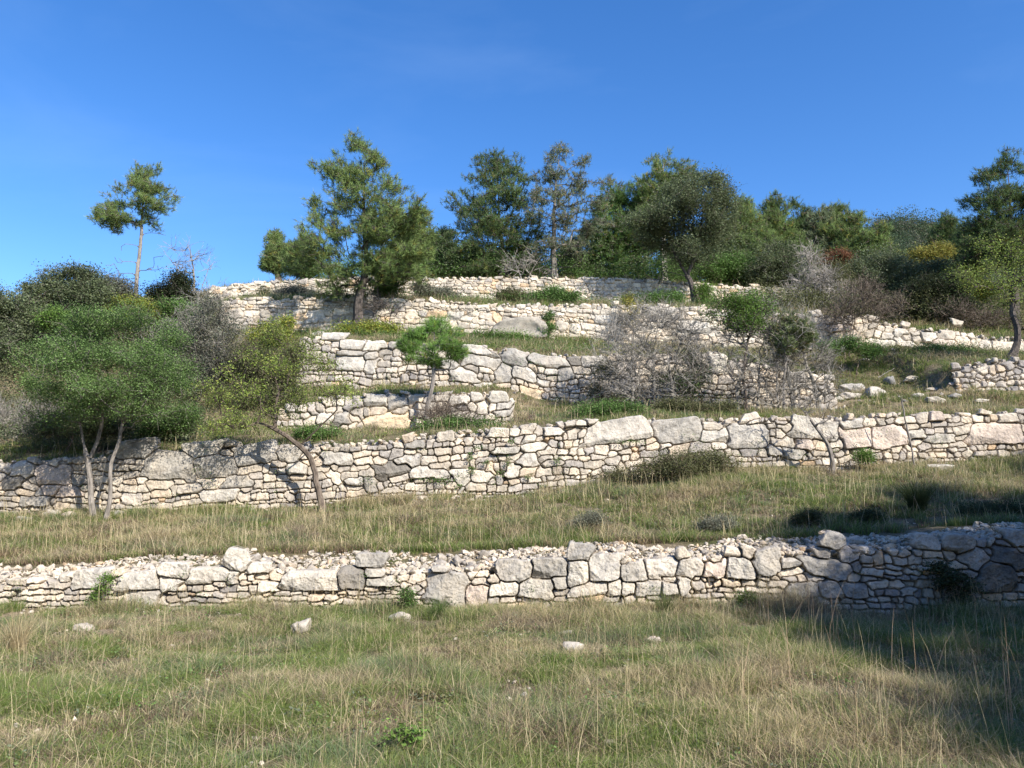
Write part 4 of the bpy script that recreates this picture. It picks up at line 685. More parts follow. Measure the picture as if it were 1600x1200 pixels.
# ---------------------------------------------------------------- shrubs: (name, label, kind, leaf, bark, Y, base px, blobs, ntar, nl, cr, ls, rb, rt)
SH = [
 ('bare_shrub', 'largest bare grey shrub, a wide tangle of twigs hiding the middle wall', 'bare', 'olive', 'bare', 20.6, [(985, 645), (1020, 650), (1055, 648)],
  [(975, 520, 30, 26), (1020, 500, 35, 24), (1060, 530, 32, 28), (960, 570, 34, 26), (1010, 560, 40, 30), (1065, 580, 34, 26), (945, 605, 24, 14), (990, 610, 40, 16), (1050, 612, 30, 14), (1085, 560, 16, 30), (990, 495, 36, 16), (1050, 505, 36, 18)], 420, 3, .34, 0, .05, .0068),
 ('bare_shrub', 'bare shrub with dark upright stems right of the largest bare grey shrub', 'bare', 'olive', 'bare', 20.4, [(1150, 652), (1180, 652), (1240, 655), (1215, 652), (1280, 652)],
  [(1150, 520, 24, 26), (1190, 515, 30, 30), (1230, 540, 36, 28), (1270, 560, 22, 26), (1150, 580, 24, 26), (1200, 580, 40, 26), (1255, 600, 34, 24), (1290, 575, 14, 20), (1120, 560, 14, 28), (1200, 620, 40, 16), (1270, 625, 26, 12), (1185, 495, 36, 20), (1250, 510, 34, 20)], 430, 3, .34, 0, .06, .0068),
 ('green_shrub', 'leafy green shrub growing up through the bare twigs under the wall gap', 'leaf', 'bright', 'brown', 20.1, [(1140, 650), (1165, 650)], [(1130, 470, 16, 14), (1165, 475, 28, 18), (1190, 480, 16, 14), (1150, 500, 26, 14), (1115, 490, 10, 16), (1170, 510, 26, 14)], 130, 40, .3, .05, .04, .007),
 ('juniper_bush', 'round feathery juniper head above the bare shrub, left of the pinkish wall', 'pine', 'juniper', 'grey', 19.9, [(1222, 655), (1232, 655)], [(1232, 500, 22, 12), (1240, 520, 30, 16), (1225, 540, 24, 12), (1255, 530, 16, 14)], 130, 13, .2, .09, .035, .006),
 ('leafy_shrub', 'small green shrub in the shade inside the largest bare shrub', 'leaf', 'green', 'brown', 21.2, [(1080, 640)], [(1080, 560, 16, 24), (1070, 600, 20, 20), (1095, 585, 12, 20), (1040, 590, 14, 14)], 50, 60, .28, .045, .03, .006),
 ('leafy_shrub', 'green tuft of leaves climbing at the left foot of the largest bare shrub', 'leaf', 'olive', 'brown', 20.9, [(935, 640)], [(935, 610, 16, 20), (950, 580, 14, 14), (960, 630, 20, 10)], 34, 60, .28, .045, .03, .006),
 ('twiggy_bush', 'low purple-brown twiggy bush at the foot of the young pine', 'bare', 'olive', 'brown', 18.9, [(690, 678), (705, 680)], [(670, 650, 26, 10), (700, 640, 30, 12), (735, 655, 22, 8), (700, 658, 40, 8)], 120, 3, .25, 0, .02, .005),
 ('leafy_shrub', 'low dark green bush under the purple-brown twiggy bush', 'leaf', 'green', 'brown', 18.7, [(700, 682)], [(665, 668, 26, 6), (705, 668, 30, 7), (750, 670, 30, 5)], 60, 60, .26, .04, .02, .005),
 ('bare_shrub', 'dark bare shrub leaning in front of the pinkish wall', 'bare', 'olive', 'brown', 26.6, [(1322, 538), (1330, 538)], [(1350, 480, 20, 16), (1320, 490, 24, 16), (1345, 455, 22, 14), (1300, 500, 16, 12), (1370, 495, 14, 12)], 150, 3, .36, 0, .04, .009),
 ('thorn_shrub', 'silvery bare thorn thicket at the right end of the highest wall', 'bare', 'olive', 'silver', 31.5, [(1262, 480), (1275, 482), (1250, 480)], [(1262, 410, 14, 24), (1275, 440, 18, 20), (1250, 450, 16, 16), (1300, 470, 30, 16), (1230, 462, 14, 8)], 220, 3, .36, 0, .04, .009),
 ('bare_shrub', 'brown leafless thicket on the crumbled end of the pinkish wall', 'bare', 'olive', 'brown', 29.3, [(1510, 512), (1540, 515), (1470, 505)], [(1480, 488, 24, 12), (1520, 498, 30, 12), (1556, 500, 22, 14), (1400, 480, 20, 10)], 190, 3, .36, 0, .03, .009),
 ('holm_bush', 'grey-green oak bush behind the silvery thorn thicket', 'leaf', 'holm', 'grey', 34, [(1225, 470)], [(1215, 400, 30, 18), (1195, 430, 24, 18), (1235, 440, 24, 16)], 110, 80, .42, .075, .06, .01),
 ('holm_bush', 'grey-green oak bush in the middle of the right-hand wood edge', 'leaf', 'holm', 'grey', 34, [(1370, 500)], [(1380, 410, 24, 18), (1355, 440, 28, 20), (1400, 450, 24, 22), (1340, 420, 16, 14)], 140, 80, .42, .075, .06, .01),
 ('holm_bush', 'dull olive bush between the thorn thicket and the oak bushes', 'leaf', 'olive', 'grey', 32.5, [(1310, 500)], [(1305, 430, 26, 18), (1320, 465, 30, 16), (1290, 455, 18, 14)], 110, 70, .42, .07, .06, .01),
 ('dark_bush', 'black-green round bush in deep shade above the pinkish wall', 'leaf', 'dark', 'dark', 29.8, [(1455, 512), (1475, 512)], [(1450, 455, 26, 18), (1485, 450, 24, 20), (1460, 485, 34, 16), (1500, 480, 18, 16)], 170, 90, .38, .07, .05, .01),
 ('holm_bush', 'grey-green bush above the black-green bush, under the far hill', 'leaf', 'holm', 'grey', 33, [(1440, 500)], [(1425, 425, 24, 14), (1465, 428, 24, 14), (1415, 460, 18, 18)], 100, 80, .42, .075, .05, .01),
 ('yellow_bush', 'golden yellow bush under the far hill, brightest of the right-hand wood', 'leaf', 'gold', 'brown', 37, [(1450, 480)], [(1445, 398, 24, 10), (1470, 392, 16, 9), (1430, 408, 14, 8)], 60, 80, .4, .085, .05, .01),
 ('yellow_bush', 'yellow-green bush between the black-green bush and the crooked tree', 'leaf', 'yellow', 'brown', 31, [(1510, 505)], [(1500, 430, 20, 12), (1490, 470, 14, 12), (1530, 460, 18, 12), (1520, 418, 18, 10)], 80, 80, .38, .075, .05, .01),
 ('rust_bush', 'small rusty red bush in the wood to the right of the thorn thicket', 'leaf', 'rust', 'brown', 35, [(1312, 480)], [(1308, 402, 18, 6), (1300, 408, 12, 4)], 28, 90, .34, .07, .04, .01),
 ('green_bush', 'low bright green bush at the right foot of the dark oak', 'leaf', 'bright', 'brown', 31.4, [(1100, 478)], [(1100, 455, 12, 12), (1108, 470, 12, 8)], 34, 60, .3, .06, .03, .008),
 ('green_bush', 'green undergrowth bush behind the highest wall, right of the dark oak', 'leaf', 'green', 'brown', 35, [(1150, 455)], [(1150, 418, 30, 18), (1180, 430, 20, 14), (1120, 420, 20, 16)], 130, 80, .42, .07, .05, .01),
 ('green_bush', 'leafy bush filling the gap right of the tallest pine trunk', 'leaf', 'green', 'dark', 28.6, [(610, 478), (600, 480)], [(608, 452, 20, 14), (590, 462, 14, 10), (622, 440, 14, 10)], 70, 70, .34, .06, .04, .008),
 ('bare_sapling', 'thin dark sapling in front of the fourth wall, right of the tallest pine trunk', 'bare', 'olive', 'dark', 26.8, [(600, 520), (592, 520)], [(596, 480, 16, 12), (612, 490, 14, 10), (585, 470, 8, 12)], 34, 3, .3, 0, .035, .008),
 ('leafy_shrub', 'yellow-green leafy shrub at the foot of the tallest pine', 'leaf', 'yellow', 'brown', 25.8, [(580, 530), (548, 530)], [(545, 512, 20, 6), (580, 515, 26, 8), (612, 518, 24, 8), (570, 520, 40, 6)], 90, 60, .32, .06, .03, .007),
 ('leafy_shrub', 'bush of thin grey-green stems against the left part of the highest wall', 'leaf', 'greygreen', 'bare', 31.6, [(465, 472)], [(462, 455, 24, 8), (440, 460, 12, 6), (490, 460, 14, 6)], 60, 50, .32, .05, .03, .007),
 ('leafy_shrub', 'small pale tuft shrub near the left end of the highest wall', 'leaf', 'olive', 'bare', 31.8, [(413, 470)], [(413, 458, 12, 6)], 18, 50, .3, .05, .02, .007),
 ('leafy_shrub', 'dark green low bush on the terrace above the fourth wall, centre', 'leaf', 'green', 'brown', 29.5, [(858, 478)], [(845, 465, 20, 6), (880, 464, 22, 6), (862, 458, 16, 6)], 60, 60, .32, .06, .03, .007),
 ('leafy_shrub', 'olive low bush on the upper terrace, below the thin greyish pine', 'leaf', 'olive', 'brown', 30.5, [(795, 474)], [(790, 462, 18, 6), (815, 464, 14, 5)], 40, 60, .32, .06, .03, .007),
 ('leafy_shrub', 'straggly grey-green bush on the upper terrace right of the tallest pine', 'leaf', 'greygreen', 'bare', 30, [(680, 474)], [(670, 458, 18, 8), (700, 460, 18, 7), (655, 450, 10, 10)], 70, 50, .34, .06, .03, .007),
 ('leafy_shrub', 'green bush on the upper terrace, in the shade left of the dark oak trunk', 'leaf', 'green', 'brown', 30.4, [(1000, 480)], [(990, 470, 24, 6), (1020, 468, 20, 6), (1050, 466, 24, 7)], 70, 60, .34, .06, .03, .007),
 ('yellow_sapling', 'little yellow-leaved sapling in front of the fourth wall, left of the bare shrubs', 'leaf', 'gold', 'brown', 26.9, [(985, 535)], [(982, 472, 8, 10), (995, 482, 10, 8), (985, 495, 8, 8)], 22, 34, .26, .06, .025, .007),
 ('ivy_clump', 'narrow ivy clump climbing beside the half-buried boulder', 'leaf', 'green', 'brown', 27.1, [(857, 525)], [(857, 495, 6, 8), (860, 510, 8, 8), (855, 520, 6, 4)], 26, 60, .2, .05, .02, .006),
 ('low_bush', 'green low bush at the foot of the half-buried boulder', 'leaf', 'bright', 'brown', 26.2, [(760, 535)], [(750, 525, 16, 5), (775, 528, 22, 5), (805, 530, 20, 5)], 50, 50, .28, .05, .02, .006),
 ('low_bush', 'dark green bramble mound against the second wall, right of centre', 'leaf', 'olive', 'brown', 16.5, [(1090, 745), (1050, 750)], [(1060, 720, 34, 8), (1100, 715, 30, 8), (1030, 735, 40, 8), (970, 745, 26, 8), (1130, 728, 24, 6), (1075, 735, 50, 8)], 190, 60, .24, .034, .02, .004),
 ('low_bush', 'dark green bramble patch in the grass above the second wall, centre', 'leaf', 'green', 'brown', 18.6, [(940, 658)], [(920, 645, 26, 6), (955, 640, 30, 7), (990, 646, 20, 5)], 80, 60, .24, .036, .02, .004),
 ('low_bush', 'green bush behind the second wall, below the bare shrub with dark stems', 'leaf', 'olive', 'brown', 19.2, [(1070, 655)], [(1050, 638, 26, 8), (1085, 640, 24, 8), (1130, 638, 20, 6)], 90, 60, .26, .038, .02, .004),
 ('low_bush', 'small green bush at the base of the second wall, beside the bare sapling', 'leaf', 'bright', 'brown', 16.9, [(1350, 728)], [(1348, 715, 14, 5)], 26, 60, .16, .03, .015, .003),
 ('low_bush', 'green bush behind the second wall, at the foot of the leaning tree limb', 'leaf', 'green', 'brown', 18.0, [(505, 700)], [(490, 678, 20, 8), (515, 680, 14, 7), (470, 682, 14, 6)], 60, 60, .22, .036, .02, .004),
 ('holm_bush', 'tall grey-green oak bush at the far left edge of the slope', 'leaf', 'holm', 'grey', 24, [(10, 690), (-20, 690)], [(10, 478, 34, 18), (-30, 480, 40, 30), (40, 500, 30, 20), (0, 530, 40, 26), (30, 560, 30, 26), (-40, 560, 40, 40), (20, 610, 30, 30)], 380, 90, .36, .062, .07, .009),
 ('holm_bush', 'grey-green oak bush with the highest top on the left slope, left of the lone pine', 'leaf', 'holm', 'grey', 25.5, [(110, 620)], [(85, 440, 22, 14), (115, 428, 22, 10), (140, 432, 18, 10), (65, 465, 26, 18), (115, 465, 36, 20), (150, 460, 20, 20), (90, 500, 40, 20), (140, 500, 20, 16)], 320, 90, .36, .062, .07, .009),
 ('holm_sprig', 'small sprig of oak sticking up against the sky near the left edge', 'leaf', 'holm', 'grey', 25.2, [(42, 560)], [(42, 448, 7, 6), (40, 470, 8, 12)], 18, 60, .2, .06, .03, .008),
 ('green_bush', 'fresh green bush among the oaks on the left slope', 'leaf', 'bright', 'brown', 23.2, [(90, 600)], [(88, 500, 20, 12), (100, 515, 16, 8)], 50, 70, .32, .055, .03, .008),
 ('olive_bush', 'pale olive scrub under the lone pine', 'leaf', 'greygreen', 'bare', 27, [(175, 520)], [(165, 445, 18, 12), (185, 455, 22, 14), (150, 480, 18, 18), (200, 475, 18, 12)], 140, 60, .38, .06, .05, .009),
 ('yellow_bush', 'yellow-green mastic bush just below the lone pine trunk', 'leaf', 'yellow', 'brown', 25.6, [(205, 520)], [(190, 472, 14, 7), (220, 480, 18, 8), (165, 488, 10, 8), (205, 500, 22, 8), (235, 492, 12, 8)], 100, 80, .32, .055, .04, .008),
 ('dark_bush', 'dark shaded bush right of the lone pine trunk', 'leaf', 'dark', 'dark', 27.4, [(265, 500)], [(250, 458, 18, 8), (275, 440, 14, 14), (285, 460, 20, 10)], 90, 80, .36, .06, .04, .009),
 ('olive_bush', 'green bush left of the upper wall ends, beneath the leafless grey tree', 'leaf', 'green', 'brown', 25.8, [(280, 540)], [(270, 480, 24, 10), (300, 490, 20, 12), (255, 510, 26, 12)], 110, 70, .34, .055, .04, .008),
 ('grey_shrub', 'large ash-grey twiggy shrub on the left slope, right of the green flat-crowned tree', 'bare', 'olive', 'bare', 22.9, [(300, 650), (330, 650), (270, 650)], [(320, 470, 22, 16), (340, 500, 26, 20), (300, 510, 30, 22), (260, 530, 26, 20), (330, 545, 34, 24), (290, 570, 40, 26), (350, 590, 26, 24), (300, 610, 40, 20)], 270, 3, .4, 0, .04, .007),
 ('greygreen_bush', 'dusty green scrub mixed into the ash-grey shrub', 'leaf', 'greygreen', 'bare', 22.4, [(310, 650)], [(325, 480, 24, 16), (350, 515, 22, 20), (300, 530, 36, 22), (340, 565, 34, 22), (270, 560, 30, 24), (300, 605, 44, 22), (240, 600, 24, 24)], 300, 50, .38, .05, .05, .008),
 ('yellow_bush', 'yellow-green climber in front of the left end of the fourth wall', 'leaf', 'yellow', 'brown', 24.6, [(430, 600)], [(425, 515, 18, 10), (445, 505, 14, 8), (400, 530, 14, 12), (440, 530, 20, 10)], 80, 60, .3, .055, .03, .007),
 ('olive_bush', 'olive scrub filling the slope left of the coarse boulder wall', 'leaf', 'olive', 'brown', 21.8, [(420, 660)], [(390, 560, 30, 24), (430, 590, 30, 24), (380, 620, 34, 22), (450, 560, 20, 22), (440, 630, 26, 18)], 200, 56, .34, .05, .04, .008),
 ('brush_pile', 'brown dry brush under the oaks at the left edge, above the second wall', 'bare', 'olive', 'bare', 18.8, [(30, 700), (70, 700), (5, 700)], [(20, 655, 24, 14), (60, 650, 26, 14), (95, 660, 20, 12), (40, 675, 40, 10), (-30, 650, 30, 20)], 220, 3, .32, 0, .02, .006),
 ('olive_bush', 'dark olive undergrowth behind the twin pale trunks', 'leaf', 'olive', 'dark', 19.6, [(150, 700), (200, 700)], [(130, 640, 36, 26), (190, 650, 36, 24), (240, 650, 30, 22), (90, 640, 20, 20)], 170, 60, .34, .045, .04, .006),
 ('olive_bush', 'dark scrub under the left half of the flat-crowned green tree', 'leaf', 'dim', 'dark', 17.6, [(110, 715), (160, 715)], [(100, 665, 30, 16), (150, 668, 34, 16), (190, 665, 24, 14), (60, 672, 20, 10)], 120, 60, .28, .038, .03, .005),
 ('olive_bush', 'dim green bush behind the second wall, between the flat-crowned and the leaning tree', 'leaf', 'green', 'dark', 18.2, [(270, 700), (240, 700)], [(255, 668, 26, 14), (285, 655, 20, 16), (235, 680, 18, 8)], 110, 56, .28, .04, .03, .005),
 ('weed_clump', 'green weeds sprouting from the lowest wall face at left', 'leaf', 'bright', 'brown', 10.85, [(165, 945)], [(165, 905, 9, 8), (160, 925, 12, 8), (148, 938, 10, 5)], 40, 22, .09, .026, .006, .002),
 ('weed_clump', 'leafy weed at the foot of the lowest wall where its shadow begins', 'leaf', 'bright', 'brown', 10.2, [(1175, 965)], [(1175, 940, 8, 10), (1170, 955, 14, 8)], 36, 20, .1, .024, .006, .002),
 ('weed_clump', 'green weed tuft at the foot of the lowest wall, above the white rock', 'leaf', 'green', 'brown', 10.7, [(636, 955)], [(636, 930, 8, 12), (640, 948, 12, 8)], 40, 22, .09, .024, .006, .002),
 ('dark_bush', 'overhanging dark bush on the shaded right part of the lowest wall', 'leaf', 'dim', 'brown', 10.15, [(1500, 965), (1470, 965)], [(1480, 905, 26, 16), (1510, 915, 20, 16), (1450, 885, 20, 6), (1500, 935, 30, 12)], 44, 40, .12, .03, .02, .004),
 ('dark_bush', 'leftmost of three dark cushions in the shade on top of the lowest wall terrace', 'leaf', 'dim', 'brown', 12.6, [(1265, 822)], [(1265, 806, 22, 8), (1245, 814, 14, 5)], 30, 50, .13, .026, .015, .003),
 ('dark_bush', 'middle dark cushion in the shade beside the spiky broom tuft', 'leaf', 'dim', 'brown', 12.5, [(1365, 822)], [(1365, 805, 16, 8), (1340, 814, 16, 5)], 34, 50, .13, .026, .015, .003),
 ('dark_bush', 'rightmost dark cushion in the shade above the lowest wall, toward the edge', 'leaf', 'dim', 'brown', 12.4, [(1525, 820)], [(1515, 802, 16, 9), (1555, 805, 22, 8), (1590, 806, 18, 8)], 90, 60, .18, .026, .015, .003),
 ('grey_cushion', 'blue-grey herb cushion at the top edge of the rubble, right of centre', 'leaf', 'greygreen', 'bare', 12.7, [(1125, 838)], [(1125, 822, 20, 8), (1105, 828, 12, 6)], 70, 50, .15, .022, .015, .003),
 ('grey_cushion', 'blue-grey herb cushion in the golden grass, near the middle of the picture', 'leaf', 'greygreen', 'bare', 13.3, [(930, 830)], [(925, 812, 18, 7), (905, 820, 14, 6)], 60, 50, .15, .022, .015, .003),
 ('leafy_weed', 'small broad-leaved weed in the foreground meadow, centre bottom', 'leaf', 'bright', 'brown', 5.0, [(626, 1165)], [(610, 1165, 20, 10), (632, 1150, 14, 12), (645, 1170, 14, 8)], 16, 9, .07, .03, .004, .0015),
 ('fence_weed', 'green shrub hanging on the hillside between pinkish wall and boulders', 'leaf', 'green', 'brown', 25.4, [(1340, 560)], [(1330, 540, 18, 8), (1360, 548, 20, 7), (1300, 545, 14, 8)], 70, 56, .3, .05, .02, .006),
 ('low_bush', 'dark green bush patch at the foot of the pinkish wall, right part', 'leaf', 'green', 'dark', 26.3, [(1480, 562)], [(1470, 552, 24, 5), (1510, 556, 24, 5), (1440, 550, 16, 5)], 70, 56, .3, .05, .02, .006),
]
RENAME = {'leafy_shrub': 'leafy_shrub', 'fence_weed': 'green_shrub'}
for i, (nm, lab, kind, leaf, bark, Y, bases, blobs, nt_, nl, cr, ls, rb, rt) in enumerate(SH):
    r = np.random.default_rng(400+i); tr = []; cx = np.mean([b[0] for b in blobs]); top = min(b[1] for b in blobs); low = max(b[1]+b[3] for b in blobs)
    for b in bases:
        g = gp(b[0], Y); g[2] -= .04; by = 600-F*math.tan(math.atan2(g[2]-CH, Y)-PITCH); h = by-top
        tr.append([g, at(b[0]+(cx-b[0])*.1+r.normal(0, 2), by-h*.3, Y), at(b[0]+(cx-b[0])*.35+r.normal(0, 4), by-h*.6, Y)])
    kw = dict(tuft=8) if kind == 'pine' else {}
    nt_ = int(nt_*1.7); rt = rt*1.15 if kind == 'bare' else rt
    plant(RENAME.get(nm, nm), lab, 'weed' if 'weed' in nm and nm != 'fence_weed' else ('sapling' if 'sapling' in nm else 'shrub'), tr, blobs, Y, nt_, kind, leaf, 450+i, bark, rb, rt, nl, cr, ls, ntw=(nl if kind == 'bare' else 2), zbias=0.0, thick=.9, snap=True, step=.12 if Y > 15 else .05, ex=.62 if kind == 'bare' else .8, sides=4, deep=Y > 15, **kw)
# background undergrowth under the hilltop wood
def undergrowth():
    r = np.random.default_rng(77); A = Acc()
    def fill(n, pxr, Yr, hr, leaf, ls):
        px = r.uniform(*pxr, n); Y = r.uniform(*Yr, n); x = at(px, 500, Y)[:, 0]; z = ground_z(x, Y); clump = fbm(x*.5, Y*.5, 3); h = hr[0]+(hr[1]-hr[0])*np.clip(clump*1.8-.4, 0, 1); j = np.repeat(np.arange(n), 14)
        P = np.stack([x[j]+r.normal(0, .22, n*14), Y[j]+r.normal(0, .22, n*14), z[j]+h[j]*r.random(n*14)**.7], -1); leaves(A, P, ls, lcols(leaf, n*14, r, r.uniform(.8, 1.2, n)[j][:, None]), r)
    fill(3600, (470, 1240), (34.3, 42), (.3, 1.8), 'green', .10); fill(3000, (640, 1250), (34.5, 44), (.6, 2.8), 'holm', .10)
    fill(4200, (1200, 1660), (33.5, 46), (.6, 3.0), 'holm', .10); fill(2600, (1180, 1660), (29, 34), (.2, 1.6), 'olive', .08)
    fill(3600, (-60, 330), (21, 32), (.3, 1.7), 'olive', .07); fill(1800, (-60, 330), (17.6, 22), (.2, 1.1), 'holm', .055)
    fill(700, (380, 1240), (28.5, 32.6), (.10, .5), 'green', .06); fill(500, (480, 960), (23.2, 27), (.08, .35), 'green', .05); fill(500, (1290, 1640), (23, 27), (.1, .4), 'olive', .05)
    o = A.build('undergrowth', M_LEAF); tag(o, 'low green undergrowth beneath the trees and on the slopes', 'undergrowth', kind='stuff')
undergrowth()

# ivy leaves and small weeds on the second wall: one creeper
def creeper():
    r = np.random.default_rng(88); root = None; A = Acc(); B = Acc()
    spots = [(735, 715, 5, 10), (738, 735, 6, 6), (760, 722, 6, 5), (780, 740, 8, 5), (680, 750, 28, 4), (716, 760, 6, 4), (795, 720, 5, 10), (745, 700, 12, 3), (825, 745, 6, 4), (850, 760, 10, 4), (985, 690, 30, 3), (800, 690, 6, 4), (870, 720, 6, 8)]
    for (cx, cy, rx, ry) in spots:
        n = int(26+rx*ry*1.4); px = cx+r.normal(0, rx*.55, n); py = cy+r.normal(0, ry*.55, n); x = at(px, py, 16.5)[:, 0]; Yw = L2.f(x, 'Y')+0.0
        P = at(px, py, Yw-0.02+.08*0.8); P[:, 1] -= .07+r.uniform(0, .03, n); leaves(A, P, .036, lcols('green', n, r), r, .2)
        tubes(B, P[:-1:4], P[:-1:4]+r.normal(0, .03, (len(P[:-1:4]), 3)), np.full(len(P[:-1:4]), .003), np.full(len(P[:-1:4]), .002), 3, np.array(BK['brown']))
    root = empty('creeper', at(740, 740, 16.5), 'green creeper rooted in the joints of the second wall, left of its centre', 'creeper'); B.build('stems', M_BARK, root); A.build('foliage', M_LEAF, root)
creeper()

# spiky broom tuft, stake, dead sticks
def tuft(label, px, Y, n, h, rad, col, w=.006, name='grass_tuft'):
    r = np.random.default_rng(int(px)); g = gp(px, Y); a = r.uniform(0, 6.28, n); q = rad*.25*r.random(n)
    P = np.stack([g[0]+np.cos(a)*q, g[1]+np.sin(a)*q, np.full(n, g[2]-.02)], -1); c = np.array(col)*r.uniform(.7, 1.3, (n, 1))
    V, Fc, Cc = blades(P, h*r.uniform(.6, 1.1, n), np.full(n, w), a, r.uniform(.1, .8, n), c, c*1.1, 3); A = Acc(); A.add(V, Fc, Cc); o = A.build(name, M_GRASS); tag(o, label, 'tuft'); return o
tuft('dark spiky broom tuft above the shaded end of the lowest wall', 1420, 13.0, 700, .62, .5, (0.055, 0.075, 0.03))
tuft('tall grass clump in front of the lowest wall, sunlit middle', 1030, 9.9, 240, .42, .3, (0.13, 0.15, 0.06), .004)
tuft('dense green grass clump at the foot of the dark grey boulder', 690, 10.3, 260, .34, .34, (0.09, 0.14, 0.04), .004)
tuft('pale straw clump at the left edge of the foreground', 62, 8.2, 260, .5, .34, (0.42, 0.34, 0.2), .0035)
def stick(name, label, Y, pts, r0, r1, col, cat='stake'):
    P = np.array([at(p[0], p[1], Y+(p[2] if len(p) > 2 else 0)) for p in pts]); P[0][2] = float(ground_z(P[0][0], P[0][1]))-.05 if cat == 'stake' else P[0][2]
    m = 14; s = np.linspace(0, len(P)-1, m); Q = np.stack([np.interp(s, np.arange(len(P)), P[:, k]) for k in range(3)], -1); Q[1:-1] += rng.normal(0, .006, (m-2, 3)); rr = np.linspace(r0, r1, m)
    A = Acc(); tubes(A, Q[:-1], Q[1:], rr[:-1], rr[1:], 7, np.array(col)); o = A.build(name, M_BARK, None, True); tag(o, label, cat); return o
stick('wooden_stake', 'thin grey wooden stake leaning left against the second wall', 16.7, [(1431, 735), (1422, 690), (1408, 622)], .022, .014, (0.27, 0.24, 0.21))
stick('fallen_branch', 'bare fallen branch on the grass below the small shaded wall', 21.6, [(1512, 590), (1535, 578), (1560, 566)], .012, .006, (0.3, 0.27, 0.24), 'branch')
stick('fallen_branch', 'short dead branch lying right of the boulder pile on the slope', 23.0, [(1372, 590), (1385, 582), (1398, 575)], .012, .006, (0.3, 0.27, 0.24), 'branch')

# ---------------------------------------------------------------- loose rocks and boulders (things)
ROCKPOS = []
def rock(label, px, py, w, h, Y=None, kind=None, name='rock', seed=0, flat=None, sink=.25, tilt=0.0, cat='rock', group=None, sub=4):
    r = np.random.default_rng(seed+int(px*3+py)); g = gpp(px, py+h*.3, 4 if Y is None else Y) if Y is None else gp(px, Y); k = g[1]/F
    V, Fc = rock_shape(sub, r, 26, .2); V = V/np.abs(V).max(0); V = V*np.array([w*k/2, min(w, h*1.3)*k/2, h*k/2])
    c, s = cos(tilt), sin(tilt); V = np.stack([V[:, 0]*c-V[:, 2]*s, V[:, 1], V[:, 0]*s+V[:, 2]*c], -1); sz = min(w, h)*k
    V = V*(1+.06*(fbm(V[:, 0]/sz*4+seed, V[:, 2]/sz*4+V[:, 1]/sz*3, 4)-.5))[:, None]
    ROCKPOS.append((g, w*k)); col = {'w': (0.49, 0.45, 0.395), 'g': (0.42, 0.40, 0.375), 'p': (0.55, 0.48, 0.43), 'd': (0.28, 0.275, 0.27), None: (0.52, 0.49, 0.44)}[kind]
    cen = np.array([g[0], g[1], g[2]+h*k*(.5-sink-.08)]); o = mesh_obj(name, V, Fc, M_STONE, None, np.broadcast_to(col, V.shape), True); o.location = cen; tag(o, label, cat, group); return o
